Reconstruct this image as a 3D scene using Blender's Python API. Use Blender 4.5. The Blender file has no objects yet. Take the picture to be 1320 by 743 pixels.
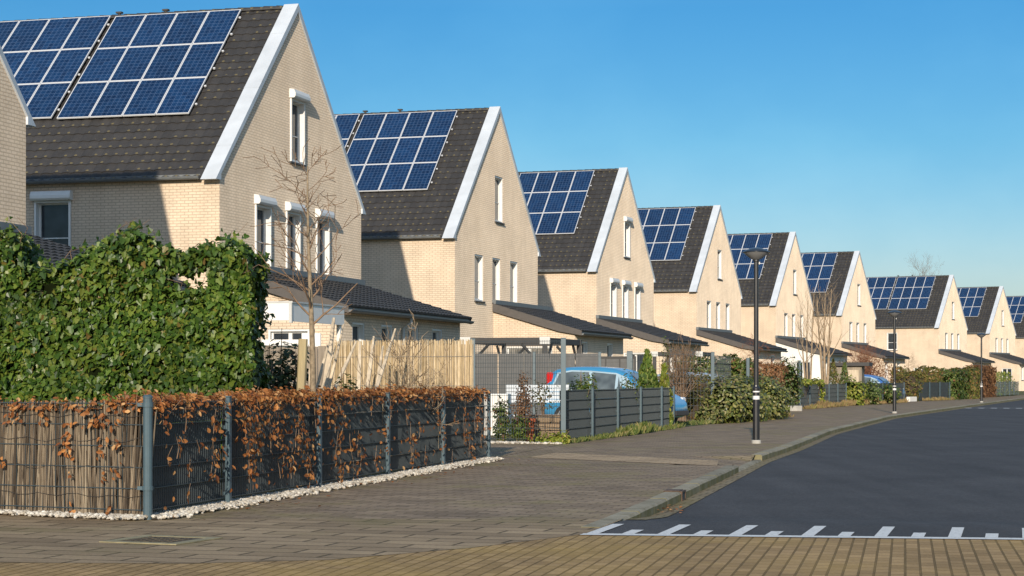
import bpy, math, random
from mathutils import Vector, Matrix, noise
random.seed(7)
R = math.radians
U = random.uniform
scene = bpy.context.scene
COL = scene.collection
EYE, F, HZ = 1.24, 2500.0, 490.0
ALPHA = math.atan(0.292)
DG = Vector((math.sin(ALPHA), math.cos(ALPHA), 0))     # along a gable wall, away from the street corner
DR = Vector((math.cos(ALPHA), -math.sin(ALPHA), 0))    # along a ridge, towards the road

def at(u, v, y):
    """world point that stands y metres ahead and shows at photo pixel u, v (used to survey positions)"""
    return Vector(((u - 660) * y / F, y, EYE + (HZ - v) * y / F))

# ------------------------------------------------------------------ mesh builder
class MB:
    def __init__(s): s.v = []; s.f = []; s.m = []; s.uv = []
    def quad(s, pts, m=0, uv=None):
        b = len(s.v); s.v += [tuple(p) for p in pts]
        s.f.append(tuple(range(b, b + len(pts)))); s.m.append(m); s.uv.append(uv)
    def faces(s, vs, fs, m=0):
        b = len(s.v); s.v += [tuple(p) for p in vs]
        for f in fs: s.f.append(tuple(b + i for i in f)); s.m.append(m); s.uv.append(None)
    def box(s, lo, hi, m=0, M=None, bev=0.0):
        x0, y0, z0 = lo; x1, y1, z1 = hi
        if bev > 0:
            b = bev; V = []; F_ = []
            # chamfered box: 24 vertices
            def P(i, j, k, ax):
                x = (x0, x1)[i]; y = (y0, y1)[j]; z = (z0, z1)[k]
                sx = b if i == 0 else -b; sy = b if j == 0 else -b; sz = b if k == 0 else -b
                if ax == 0: return (x, y + sy, z + sz)
                if ax == 1: return (x + sx, y, z + sz)
                return (x + sx, y + sy, z)
            idx = {}
            for i in (0, 1):
                for j in (0, 1):
                    for k in (0, 1):
                        for ax in (0, 1, 2): idx[i, j, k, ax] = len(V); V.append(P(i, j, k, ax))
            I = lambda *a: idx[a]
            for i in (0, 1):
                q = [I(i,0,0,0), I(i,1,0,0), I(i,1,1,0), I(i,0,1,0)]; F_.append(q if i else q[::-1])
                q = [I(0,i,0,1), I(0,i,1,1), I(1,i,1,1), I(1,i,0,1)]; F_.append(q if i else q[::-1])
                q = [I(0,0,i,2), I(1,0,i,2), I(1,1,i,2), I(0,1,i,2)]; F_.append(q if i else q[::-1])
            for j in (0, 1):
                for k in (0, 1):
                    F_.append([I(0,j,k,1), I(1,j,k,1), I(1,j,k,2), I(0,j,k,2)])
                    F_.append([I(j,0,k,0), I(j,1,k,0), I(j,1,k,2), I(j,0,k,2)])
                    F_.append([I(j,k,0,0), I(j,k,1,0), I(j,k,1,1), I(j,k,0,1)])
            for i in (0, 1):
                for j in (0, 1):
                    for k in (0, 1): F_.append([I(i,j,k,0), I(i,j,k,1), I(i,j,k,2)])
        else:
            V = [(x0,y0,z0),(x1,y0,z0),(x1,y1,z0),(x0,y1,z0),(x0,y0,z1),(x1,y0,z1),(x1,y1,z1),(x0,y1,z1)]
            F_ = [(3,2,1,0),(4,5,6,7),(0,1,5,4),(1,2,6,5),(2,3,7,6),(3,0,4,7)]
        if M is not None: V = [M @ Vector(p) for p in V]
        s.faces(V, F_, m)
    def tube(s, pts, rad, n=6, m=0, cap=True):
        pts = [Vector(p) for p in pts]
        if not hasattr(rad, '__len__'): rad = [rad] * len(pts)
        b = len(s.v); ref = None
        for i, p in enumerate(pts):
            d = (pts[min(i + 1, len(pts) - 1)] - pts[max(i - 1, 0)])
            d = d.normalized() if d.length > 1e-9 else Vector((0, 0, 1))
            if ref is None: ref = Vector((1, 0, 0)) if abs(d.x) < .8 else Vector((0, 1, 0))
            a = d.cross(ref).normalized(); c = a.cross(d).normalized(); ref = c
            for k in range(n):
                t = 2 * math.pi * k / n
                s.v.append(tuple(p + (a * math.cos(t) + c * math.sin(t)) * rad[i]))
        for i in range(len(pts) - 1):
            for k in range(n):
                k2 = (k + 1) % n
                s.f.append((b + i*n + k, b + i*n + k2, b + (i+1)*n + k2, b + (i+1)*n + k)); s.m.append(m); s.uv.append(None)
        if cap:
            s.f.append(tuple(b + k for k in range(n))[::-1]); s.m.append(m); s.uv.append(None)
            e = b + (len(pts) - 1) * n
            s.f.append(tuple(e + k for k in range(n))); s.m.append(m); s.uv.append(None)
    def lathe(s, prof, n=24, m=0, c=(0, 0, 0)):
        b = len(s.v)
        for r, z in prof:
            for k in range(n):
                t = 2 * math.pi * k / n; s.v.append((c[0] + r * math.cos(t), c[1] + r * math.sin(t), c[2] + z))
        for i in range(len(prof) - 1):
            for k in range(n):
                k2 = (k + 1) % n
                s.f.append((b + i*n + k, b + i*n + k2, b + (i+1)*n + k2, b + (i+1)*n + k)); s.m.append(m); s.uv.append(None)
    def add(s, o, M):
        b = len(s.v); s.v += [tuple(M @ Vector(p)) for p in o.v]
        s.f += [tuple(b + i for i in f) for f in o.f]; s.m += o.m; s.uv += o.uv
    def mesh(s, name, mats, smooth=False):
        me = bpy.data.meshes.new(name); me.from_pydata(s.v, [], s.f)
        for mt in (mats if isinstance(mats, (list, tuple)) else [mats]): me.materials.append(mt)
        if any(s.m): me.polygons.foreach_set('material_index', s.m)
        lay = me.uv_layers.new(name='UVMap'); flat = []
        V = s.v
        for f, uv in zip(s.f, s.uv):
            if uv is not None:
                for q in uv: flat += [q[0], q[1]]
                continue
            p = [V[i] for i in f[:3]]
            ax, ay, az = (p[1][0]-p[0][0], p[1][1]-p[0][1], p[1][2]-p[0][2]); bx, by, bz = (p[2][0]-p[0][0], p[2][1]-p[0][1], p[2][2]-p[0][2])
            nx, ny, nz = abs(ay*bz-az*by), abs(az*bx-ax*bz), abs(ax*by-ay*bx)
            if nz >= nx and nz >= ny:
                for i in f: flat += [V[i][0], V[i][1]]
            elif nx >= ny:
                for i in f: flat += [V[i][1], V[i][2]]
            else:
                for i in f: flat += [V[i][0], V[i][2]]
        lay.data.foreach_set('uv', flat)
        if smooth: me.polygons.foreach_set('use_smooth', [True] * len(s.f))
        me.update(); return me

def obj(name, mb, mats, parent=None, loc=(0, 0, 0), rot=(0, 0, 0), smooth=False):
    me = mb.mesh(name, mats, smooth) if isinstance(mb, MB) else mb
    o = bpy.data.objects.new(name, me); COL.objects.link(o)
    o.location = loc; o.rotation_euler = rot
    if parent: o.parent = parent
    return o
def tag(o, label, cat, group=None, kind=None):
    o['label'] = label; o['category'] = cat
    if group: o['group'] = group
    if kind: o['kind'] = kind
    return o
def thing(name, label, cat, loc=(0, 0, 0), rz=0.0, group=None):
    o = bpy.data.objects.new(name, None); COL.objects.link(o); o.empty_display_size = .2
    o.location = loc; o.rotation_euler = (0, 0, rz); return tag(o, label, cat, group)
def struct(name, mb, mats, smooth=False):
    o = obj(name, mb, mats, smooth=smooth); o['kind'] = 'structure'; return o

# ------------------------------------------------------------------ materials
class NT:
    def __init__(s, name):
        s.mat = bpy.data.materials.new(name); s.mat.use_nodes = True
        s.t = s.mat.node_tree; s.n = s.t.nodes; s.l = s.t.links
        s.b = s.n['Principled BSDF']; s.out = s.n['Material Output']
    def node(s, kind, **kw):
        n = s.n.new('ShaderNode' + kind)
        for k, v in kw.items():
            if k.startswith('i_'):
                key = k[2:]; key = int(key) if key.isdigit() else key.replace('_', ' ')
                if hasattr(v, 'is_output') : s.l.new(v, n.inputs[key])
                else: n.inputs[key].default_value = v
            else: setattr(n, k, v)
        return n
    def math(s, op, a, b=0.0, c=None):
        n = s.node('Math', operation=op)
        for i, v in enumerate((a, b) if c is None else (a, b, c)):
            if hasattr(v, 'is_output'): s.l.new(v, n.inputs[i])
            else: n.inputs[i].default_value = v
        return n.outputs[0]
    def uv(s): return s.node('UVMap').outputs[0]
    def objc(s): return s.node('TexCoord').outputs['Object']
    def noise(s, vec, scale, detail=3.0, rough=.55):
        n = s.node('TexNoise'); n.inputs['Scale'].default_value = scale
        n.inputs['Detail'].default_value = detail; n.inputs['Roughness'].default_value = rough
        s.l.new(vec, n.inputs['Vector']); return n.outputs['Fac']
    def mapv(s, vec, sc, rot=(0, 0, 0)):
        n = s.node('Mapping'); n.inputs['Scale'].default_value = sc; n.inputs['Rotation'].default_value = rot
        s.l.new(vec, n.inputs['Vector']); return n.outputs[0]
    def ramp(s, fac, stops):
        n = s.node('ValToRGB'); e = n.color_ramp.elements
        while len(e) < len(stops): e.new(.5)
        for el, (p, c) in zip(e, stops): el.position = p; el.color = (*c, 1) if len(c) == 3 else c
        s.l.new(fac, n.inputs[0]); return n.outputs[0]
    def mix(s, fac, a, b, mode='MIX'):
        n = s.node('MixRGB', blend_type=mode)
        for i, v in enumerate((fac, a, b)):
            if hasattr(v, 'is_output'): s.l.new(v, n.inputs[i])
            elif i == 0: n.inputs[0].default_value = v
            else: n.inputs[i].default_value = (*v, 1)
        return n.outputs[0]
    def bump(s, h, strength=.3, dist=.01):
        n = s.node('Bump'); n.inputs['Strength'].default_value = strength; n.inputs['Distance'].default_value = dist
        s.l.new(h, n.inputs['Height']); s.l.new(n.outputs[0], s.b.inputs['Normal'])
    def col(s, c):
        if hasattr(c, 'is_output'): s.l.new(c, s.b.inputs['Base Color'])
        else: s.b.inputs['Base Color'].default_value = (*c, 1)
    def done(s, rough=.7, metal=0.0, spec=.5):
        if hasattr(rough, 'is_output'): s.l.new(rough, s.b.inputs['Roughness'])
        else: s.b.inputs['Roughness'].default_value = rough
        s.b.inputs['Metallic'].default_value = metal
        s.b.inputs['Specular IOR Level'].default_value = spec
        return s.mat

def m_plain(name, c, rough=.6, metal=0.0, var=.12, scale=6.0, spec=.5, bump=0.0):
    t = NT(name); n = t.noise(t.objc(), scale, 5)
    lo = tuple(x * (1 - var) for x in c); hi = tuple(min(1, x * (1 + var)) for x in c)
    t.col(t.ramp(n, [(.3, lo), (.7, hi)]))
    if bump: t.bump(t.noise(t.objc(), scale * 12, 3), bump, .005)
    return t.done(rough, metal, spec)

def m_brick(name, c1, c2, mortar, w=.22, h=.075, ms=.012, bump=.25, stain=.18):
    t = NT(name); uv = t.uv()
    b = t.node('TexBrick', offset=.5); b.inputs['Scale'].default_value = 1
    b.inputs['Brick Width'].default_value = w; b.inputs['Row Height'].default_value = h
    b.inputs['Mortar Size'].default_value = ms; b.inputs['Mortar Smooth'].default_value = .2; b.inputs['Bias'].default_value = 0
    for k, v in (('Color1', c1), ('Color2', c2), ('Mortar', mortar)): b.inputs[k].default_value = (*v, 1)
    t.l.new(uv, b.inputs['Vector'])
    big = t.ramp(t.noise(uv, .7, 5, .6), [(.3, (1-stain,) * 3), (.7, (1.0,) * 3)])
    fine = t.ramp(t.noise(uv, 26, 3), [(.25, (.88,) * 3), (.75, (1.06,) * 3)])
    streak = t.ramp(t.noise(t.mapv(uv, (1, .09, 1)), 2.6, 5, .65), [(.32, (.92, .91, .895)), (.62, (1.0,) * 3)])
    big = t.mix(1, big, streak, 'MULTIPLY')
    t.col(t.mix(1, t.mix(1, b.outputs['Color'], big, 'MULTIPLY'), fine, 'MULTIPLY'))
    t.bump(t.math('SUBTRACT', 1, b.outputs['Fac']), bump, .008)
    if 'Diffuse Roughness' in t.b.inputs: t.b.inputs['Diffuse Roughness'].default_value = 1.0
    return t.done(.85, spec=.25)

def m_leaf(name, stops, rough=.45, trans=.25, spec=.4):
    t = NT(name); g = t.node('NewGeometry')
    c = t.ramp(g.outputs['Random Per Island'], stops)
    n = t.noise(t.objc(), 1.3, 3)
    c = t.mix(1, c, t.ramp(n, [(.3, (.62, .62, .62)), (.7, (1.2, 1.2, 1.2))]), 'MULTIPLY')
    t.col(c); m = t.done(rough, spec=spec)
    tr = t.node('BsdfTranslucent'); t.l.new(c, tr.inputs[0])
    mx = t.node('MixShader'); mx.inputs[0].default_value = trans
    t.l.new(t.b.outputs[0], mx.inputs[1]); t.l.new(tr.outputs[0], mx.inputs[2]); t.l.new(mx.outputs[0], t.out.inputs[0])
    return m

def m_sticks(name, stops, rough=.75, grain=30):
    t = NT(name); g = t.node('NewGeometry')
    c = t.ramp(g.outputs['Random Per Island'], stops)
    n = t.noise(t.mapv(t.objc(), (1, 1, .12)), grain, 4)
    t.col(t.mix(1, c, t.ramp(n, [(.25, (.55,) * 3), (.7, (1.1,) * 3)]), 'MULTIPLY'))
    return t.done(rough, spec=.25)

M = {}
M['brick'] = m_brick('cream_brick', (.86, .728, .578), (.81, .68, .528), (.60, .49, .37))
M['white'] = m_plain('white_paint', (.74, .73, .70), .4, var=.04)
M['render'] = m_plain('white_render', (.76, .74, .69), .8, var=.06, scale=1.5)
M['coping'] = m_plain('verge_coping_paint', (.54, .58, .62), .5, var=.12, scale=1.2)
M['sill'] = m_plain('dark_sill', (.06, .055, .05), .6)
M['gutter'] = m_plain('grey_gutter', (.14, .15, .155), .45, spec=.5)
M['zinc'] = m_plain('pale_pipe', (.5, .5, .48), .45, var=.1)
M['fascia'] = m_plain('fascia_board', (.085, .075, .068), .7)
M['dark'] = m_plain('dark_stain', (.045, .043, .042), .7)
M['rail'] = m_plain('rail_black', (.02, .02, .022), .5)
M['alu'] = m_plain('aluminium', (.70, .71, .72), .45, metal=.1, var=.05)
M['post'] = m_plain('post_paint', (.062, .10, .12), .4, var=.12, spec=.5)
M['wire'] = m_plain('wire_paint', (.035, .05, .058), .45, var=.1)
M['screen'] = None
M['lamp'] = m_plain('lamp_black', (.018, .018, .02), .32, var=.2, spec=.6)
M['concrete'] = m_plain('concrete', (.36, .345, .31), .85, var=.2, scale=5, bump=.2)
M['bark'] = m_plain('bark', (.24, .185, .12), .85, var=.35, scale=22, bump=.4)
M['twig'] = m_plain('twig', (.20, .13, .08), .8, var=.3, scale=9)
M['redtwig'] = m_plain('russet_twig', (.24, .10, .05), .8, var=.3, scale=9)
M['paletwig'] = m_plain('pale_twig', (.30, .22, .14), .8, var=.3, scale=9)
M['oldwood'] = m_sticks('weathered_wood', [(0, (.48, .38, .26)), (1, (.66, .56, .42))], grain=14)
M['stake'] = m_sticks('tree_stake_wood', [(0, (.42, .34, .19)), (1, (.46, .38, .22))], grain=12)
M['plank'] = m_sticks('grey_boards', [(0, (.26, .21, .16)), (1, (.34, .29, .22))], grain=12)
M['core'] = m_plain('shade_core', (.008, .011, .004), 1.0, var=.3, spec=0)  # near-black colour stands in for the shade deep inside foliage
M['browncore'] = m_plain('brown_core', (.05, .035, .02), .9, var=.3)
M['stone'] = m_brick('sandstone_blocks', (.46, .34, .22), (.36, .27, .18), (.15, .11, .08), .34, .17, .015)
M['tyre'] = m_plain('tyre', (.02, .02, .02), .8)
M['red'] = m_plain('red_lens', (.55, .015, .015), .2, var=.1)
M['amber'] = m_plain('terracotta', (.5, .13, .05), .7)
M['chrome'] = m_plain('wheel_rim', (.5, .51, .52), .3, metal=.8, var=.05)
M['lens'] = m_plain('clear_lens', (.7, .72, .74), .1, var=.04)
M['gull'] = m_plain('gull_white', (.8, .8, .8), .7, var=.03)
M['gullgrey'] = m_plain('gull_grey', (.3, .31, .33), .7, var=.05)

def m_glass(name, c=(.018, .022, .027), blinds=True):
    t = NT(name); uv = t.uv(); sep = t.node('SeparateXYZ'); t.l.new(uv, sep.inputs[0])
    info = t.node('ObjectInfo')
    k = t.math('GREATER_THAN', t.math('FRACT', t.math('MULTIPLY', info.outputs['Random'], 7.3)), .80)
    # a pale curtain or blind behind some panes
    fold = t.noise(t.mapv(uv, (1, .05, 1)), 22, 2)
    cur = t.ramp(fold, [(.3, (.10, .095, .085)), (.7, (.30, .285, .26))])
    d = t.ramp(t.noise(uv, 1.8, 2), [(.3, c), (.75, tuple(x * (2.8 if blinds else 5.5) for x in c))])  # without blinds, the pale blotches are reflections painted into the colour
    t.col(t.mix(k, d, cur) if blinds else d)
    return t.done(.04, spec=.35 if blinds else .7)
M['glass'] = m_glass('window_glass')
M['carglass'] = m_glass('car_glass', (.03, .037, .04), False)

def m_tiles():
    t = NT('roof_tiles'); uv = t.uv(); sep = t.node('SeparateXYZ'); t.l.new(uv, sep.inputs[0])
    base = t.ramp(t.noise(uv, 3.0, 6, .7), [(.3, (.038, .036, .035)), (.7, (.054, .051, .049))])
    wn = t.node('TexWhiteNoise', noise_dimensions='2D')
    cell = t.node('Combine' + 'XYZ', i_X=t.math('FLOOR', t.math('DIVIDE', sep.outputs[0], .3)), i_Y=t.math('FLOOR', t.math('DIVIDE', sep.outputs[1], .34)))
    t.l.new(cell.outputs[0], wn.inputs['Vector'])
    base = t.mix(1, base, t.ramp(wn.outputs['Value'], [(0, (.88,) * 3), (1, (1.1,) * 3)]), 'MULTIPLY')
    fx = t.math('MULTIPLY', t.math('SUBTRACT', t.math('FRACT', t.math('DIVIDE', sep.outputs[0], .3)), .5), .3)
    fy = t.math('MULTIPLY', t.math('SUBTRACT', t.math('FRACT', t.math('DIVIDE', sep.outputs[1], .34)), .15), .34)
    d = t.math('SQRT', t.math('ADD', t.math('MULTIPLY', fx, fx), t.math('MULTIPLY', fy, fy)))
    d = t.math('ADD', d, t.math('MULTIPLY', t.math('SUBTRACT', t.noise(uv, 22, 3), .5), .05))
    patch = t.math('MULTIPLY', t.noise(uv, .8, 3), t.math('ADD', .55, t.math('MULTIPLY', wn.outputs['Value'], .75)))
    spot = t.math('MULTIPLY', t.math('LESS_THAN', d, .040), t.math('GREATER_THAN', patch, .40))
    t.col(t.mix(t.math('MULTIPLY', spot, .6), base, (.20, .16, .065)))
    t.bump(t.noise(uv, 60, 3), .15, .004)
    return t.done(.62, spec=.3)
M['tiles'] = m_tiles()

def m_cells():
    t = NT('solar_cells'); uv = t.uv(); sep = t.node('SeparateXYZ'); t.l.new(uv, sep.inputs[0])
    x, y = sep.outputs[0], sep.outputs[1]
    fx = t.math('FRACT', t.math('MULTIPLY', x, 6)); fy = t.math('FRACT', t.math('MULTIPLY', y, 10))
    ex = t.math('ABSOLUTE', t.math('SUBTRACT', fx, .5)); ey = t.math('ABSOLUTE', t.math('SUBTRACT', fy, .5))
    line = t.math('MAXIMUM', t.math('GREATER_THAN', ex, .462), t.math('GREATER_THAN', ey, .468))
    bus = t.math('LESS_THAN', t.math('ABSOLUTE', t.math('SUBTRACT', ex, .22)), .016)
    info = t.node('ObjectInfo')
    wn = t.node('TexWhiteNoise', noise_dimensions='3D')
    t.l.new(t.node('Combine' + 'XYZ', i_X=t.math('FLOOR', t.math('MULTIPLY', x, 6)), i_Y=t.math('FLOOR', t.math('MULTIPLY', y, 10)), i_Z=info.outputs['Random']).outputs[0], wn.inputs['Vector'])
    vo = t.node('TexVoronoi'); vo.inputs['Scale'].default_value = 70; t.l.new(uv, vo.inputs['Vector'])
    c = t.ramp(t.math('ADD', t.math('MULTIPLY', wn.outputs['Value'], .6), t.math('MULTIPLY', vo.outputs['Color'], .4)), [(0, (.0025, .014, .050)), (1, (.006, .036, .108))])
    c = t.mix(1, c, t.ramp(info.outputs['Random'], [(0, (.82, .82, .82)), (1, (1.15, 1.15, 1.15))]), 'MULTIPLY')
    c = t.mix(t.math('MULTIPLY', bus, .25), c, (.22, .30, .42))
    t.col(t.mix(t.math('MULTIPLY', line, .42), c, (.16, .25, .42)))
    return t.done(.2, spec=.15)
M['cells'] = m_cells()

def m_screen():
    t = NT('privacy_strip'); uv = t.uv(); sep = t.node('SeparateXYZ'); t.l.new(uv, sep.inputs[0])
    f = t.math('FRACT', t.math('MULTIPLY', sep.outputs[1], 5.0))
    edge = t.math('LESS_THAN', f, .06)
    base = t.ramp(t.noise(t.mapv(uv, (.6, 3, 1)), 3, 4), [(.3, (.020, .022, .025)), (.7, (.036, .039, .043))])
    t.col(t.mix(edge, base, (.012, .013, .014)))
    t.bump(t.noise(t.mapv(uv, (1, .2, 1)), 8, 2), .2, .02)
    return t.done(.42, spec=.5)
M['screen'] = m_screen()

def m_car(name, c):
    t = NT(name); t.col(c); m = t.done(.22, spec=.6); t.b.inputs['Coat Weight'].default_value = .8; t.b.inputs['Coat Roughness'].default_value = .04; return m
M['carblue'] = m_car('blue_car_paint', (.045, .24, .45))
M['carpale'] = m_car('silver_blue_car_paint', (.30, .38, .46))
M['cardeep'] = m_car('bright_blue_car_paint', (.05, .14, .38))

M['ivy'] = m_leaf('ivy_leaf', [(0, (.024, .056, .010)), (.4, (.058, .118, .016)), (.75, (.13, .20, .030)), (.97, (.17, .20, .03)), (1, (.2, .13, .04))], .42, .25, .45)
M['beech'] = m_leaf('beech_leaf', [(0, (.18, .062, .022)), (.5, (.40, .155, .048)), (.88, (.58, .27, .09)), (1, (.66, .40, .18))], .6, .3, .25)
M['laurel'] = m_leaf('laurel_leaf', [(0, (.055, .08, .018)), (.5, (.15, .175, .035)), (.85, (.28, .26, .085)), (1, (.25, .22, .10))], .35, .2, .5)
M['olive'] = m_leaf('olive_hedge_leaf', [(0, (.07, .085, .02)), (.5, (.14, .15, .03)), (.8, (.23, .17, .05)), (1, (.30, .17, .06))], .6, .3)
M['thuja'] = m_leaf('thuja_leaf', [(0, (.05, .10, .015)), (.6, (.13, .20, .03)), (1, (.25, .28, .05))], .6, .25)
M['yellow'] = m_leaf('yellow_green_leaf', [(0, (.11, .17, .02)), (.6, (.27, .31, .04)), (1, (.42, .38, .08))], .5, .35)
M['russet'] = m_leaf('russet_leaf', [(0, (.16, .075, .035)), (.6, (.28, .135, .06)), (1, (.40, .23, .11))], .7, .3)
M['shrub'] = m_leaf('shrub_leaf', [(0, (.045, .08, .016)), (.6, (.10, .15, .03)), (.88, (.19, .21, .06)), (1, (.22, .10, .05))], .4, .25)
M['darkshrub'] = m_leaf('dark_shrub_leaf', [(0, (.03, .045, .014)), (.6, (.075, .10, .025)), (.85, (.15, .165, .04)), (1, (.12, .06, .03))], .45, .25)
M['grass'] = m_leaf('grass_blade', [(0, (.06, .10, .015)), (.6, (.13, .16, .03)), (1, (.30, .25, .09))], .6, .3)
M['dry'] = m_leaf('dry_grass', [(0, (.22, .15, .06)), (.6, (.34, .23, .10)), (1, (.20, .20, .05))], .7, .3)
M['pebble'] = m_sticks('white_pebbles', [(0, (.30, .26, .20)), (.35, (.52, .47, .39)), (1, (.74, .70, .62))], grain=20)
M['heather'] = m_sticks('heather_sticks', [(0, (.06, .046, .034)), (.45, (.185, .142, .10)), (.88, (.33, .265, .185)), (1, (.46, .38, .27))])
M['reed'] = m_sticks('yellow_reed', [(0, (.40, .29, .15)), (.5, (.60, .46, .27)), (1, (.74, .61, .42))], grain=60)

def m_ground():
    t = NT('garden_ground'); v = t.objc()
    a = t.ramp(t.noise(v, .35, 5, .6), [(.42, (.17, .135, .085)), (.58, (.12, .14, .045))])
    t.col(t.mix(1, a, t.ramp(t.noise(v, 9, 5), [(.2, (.6,) * 3), (.8, (1.25,) * 3)]), 'MULTIPLY'))
    t.bump(t.noise(v, 25, 4), .5, .03)
    return t.done(.95, spec=.1)
M['ground'] = m_ground()

def m_asphalt():
    t = NT('asphalt'); v = t.objc()
    a = t.ramp(t.noise(v, .5, 5, .6), [(.3, (.062, .062, .065)), (.7, (.086, .085, .088))])
    g = t.mix(1, t.ramp(t.noise(v, 90, 2), [(.3, (.55,) * 3), (.7, (1.4,) * 3)]), t.ramp(t.noise(v, 24, 4, .7), [(.3, (.70,) * 3), (.7, (1.3,) * 3)]), 'MULTIPLY')
    st = t.ramp(t.noise(t.mapv(v, (1.6, .12, 1), (0, 0, .25)), 1.2, 4), [(.35, (.88,) * 3), (.7, (1.1,) * 3)])
    t.col(t.mix(1, t.mix(1, a, g, 'MULTIPLY'), st, 'MULTIPLY')); t.bump(t.noise(v, 120, 2), .35, .006)
    return t.done(.92, spec=.15)
M['asphalt'] = m_asphalt()

def m_pave(name, c1, c2, mortar, w, h, ms, rot, moss, mosscol=(.11, .105, .03), moss_lo=.52, moss_hi=.68):
    t = NT(name); v = t.objc(); uv = t.mapv(v, (1, 1, 1), (0, 0, rot))
    b = t.node('TexBrick', offset=.5); b.inputs['Scale'].default_value = 1
    b.inputs['Brick Width'].default_value = w; b.inputs['Row Height'].default_value = h
    b.inputs['Mortar Size'].default_value = ms; b.inputs['Mortar Smooth'].default_value = .3; b.inputs['Bias'].default_value = 0
    for k, c in (('Color1', c1), ('Color2', c2), ('Mortar', mortar)): b.inputs[k].default_value = (*c, 1)
    t.l.new(uv, b.inputs['Vector'])
    c = t.mix(1, b.outputs['Color'], t.ramp(t.noise(v, 1.1, 6, .65), [(.28, (.72, .71, .70)), (.72, (1.16, 1.15, 1.12))]), 'MULTIPLY')
    c = t.mix(1, c, t.ramp(t.noise(v, 40, 3), [(.25, (.78,) * 3), (.75, (1.18,) * 3)]), 'MULTIPLY')
    mz = t.ramp(t.noise(v, .55, 6, .7), [(moss_lo, (0, 0, 0)), (moss_hi, (1, 1, 1))])
    c = t.mix(t.math('MULTIPLY', mz, moss), c, mosscol)
    t.col(c); t.bump(t.math('SUBTRACT', 1, b.outputs['Fac']), .7, .012)
    return t.done(.88, spec=.2)
M['pave'] = m_pave('grey_pavers', (.228, .168, .112), (.36, .270, .186), (.16, .118, .075), .30, .15, .012, ALPHA, .6, (.19, .165, .05), .50, .66)
M['slab'] = m_pave('pavement_slabs', (.27, .195, .118), (.395, .29, .18), (.115, .085, .048), .60, .30, .016, ALPHA, .55)
M['path'] = m_pave('tan_path_slabs', (.43, .31, .19), (.49, .36, .23), (.27, .195, .12), .30, .30, .012, ALPHA, .12)
M['klinker'] = m_pave('brown_klinkers', (.325, .21, .092), (.465, .305, .145), (.20, .128, .048), .21, .098, .009, math.pi / 2 + .2, .6, (.36, .235, .06), .45, .7)

def m_kerb():
    t = NT('kerb_stone'); v = t.objc(); uv = t.uv(); sep = t.node('SeparateXYZ'); t.l.new(v, sep.inputs[0])
    g = t.node('NewGeometry'); ns = t.node('SeparateXYZ'); t.l.new(g.outputs['Normal'], ns.inputs[0])
    a = t.ramp(t.noise(v, 4, 5, .7), [(.3, (.20, .175, .115)), (.7, (.37, .33, .25))])
    rnd = t.ramp(g.outputs['Random Per Island'], [(0, (.8,) * 3), (1, (1.12,) * 3)])
    a = t.mix(1, a, rnd, 'MULTIPLY')
    moss = t.math('MULTIPLY', t.math('LESS_THAN', ns.outputs[2], .6), t.ramp(t.noise(v, 3, 5, .7), [(.3, (.25,) * 3), (.65, (.95,) * 3)]))
    t.col(t.mix(moss, a, (.15, .135, .045))); t.bump(t.noise(v, 50, 3), .4, .006)
    return t.done(.9, spec=.2)
M['kerb'] = m_kerb()
M['paint'] = None
def m_paint():
    t = NT('road_paint'); v = t.objc()
    t.col(t.mix(t.ramp(t.noise(v, 30, 5, .75), [(.52, (0, 0, 0)), (.68, (.65,) * 3)]), (.70, .69, .66), (.16, .155, .15)))
    return t.done(.7, spec=.3)
M['paint'] = m_paint()
# ------------------------------------------------------------------ houses
W, HE, RISE, LEN = 10.7, 6.6, 5.25, 11.0
PITCH = math.atan2(RISE, W / 2); SL = math.hypot(RISE, W / 2)
WIN_Z0, WIN_Z1 = 4.25, 6.02
CACHE = {}
def cached(key, fn):
    if key not in CACHE: CACHE[key] = fn()
    return CACHE[key]

def wall_panel(mb, u0, u1, z0, ztop, holes, fmap, inward, breaks=(), depth=.25, m=0):
    """wall sheet with rectangular openings and their reveals; fmap(u, z, d) gives the point d metres into the wall"""
    us = sorted(set([u0, u1] + list(breaks) + [h[0] for h in holes] + [h[1] for h in holes]))
    for a, b in zip(us, us[1:]):
        hs = sorted([h for h in holes if h[0] <= a + 1e-6 and h[1] >= b - 1e-6], key=lambda h: h[2])
        z = z0
        for h in hs:
            if h[2] > z + 1e-6: mb.quad([fmap(a, z, 0), fmap(b, z, 0), fmap(b, h[2], 0), fmap(a, h[2], 0)], m)
            z = h[3]
        mb.quad([fmap(a, z, 0), fmap(b, z, 0), fmap(b, ztop(b), 0), fmap(a, ztop(a), 0)], m)
    for a, b, c, d in holes:
        for (p, q) in (((a, c), (b, c)), ((b, c), (b, d)), ((b, d), (a, d)), ((a, d), (a, c))):
            mb.quad([fmap(*p, 0), fmap(*p, depth), fmap(*q, depth), fmap(*q, 0)], m)

def tile_sheet(length, slope, col=.30, row=.34):
    mb = MB(); nx = int(round(length / col)); ny = int(math.ceil(slope / row)); k = 6
    prof = [0, .55, .95, 1.0, .75, .2]
    for j in range(ny):
        y0 = j * row; y1 = min(slope, (j + 1) * row)
        b = len(mb.v); cnt = nx * k + 1
        for (y, h) in ((y0, -.012), (y0, .032), (y1, .004)):
            for i in range(cnt):
                x = length * i / (cnt - 1); hh = h + (prof[i % k] * .028 if h > 0 else 0)
                mb.v.append((x, y, hh))
        for l in (0, 1):
            for i in range(cnt - 1):
                mb.f.append((b + l*cnt + i, b + l*cnt + i + 1, b + (l+1)*cnt + i + 1, b + (l+1)*cnt + i)); mb.m.append(0)
                vs = [mb.v[q] for q in mb.f[-1]]
                mb.uv.append([(p[0], p[1] + (.002 if l else 0)) for p in vs])
    return mb

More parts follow.
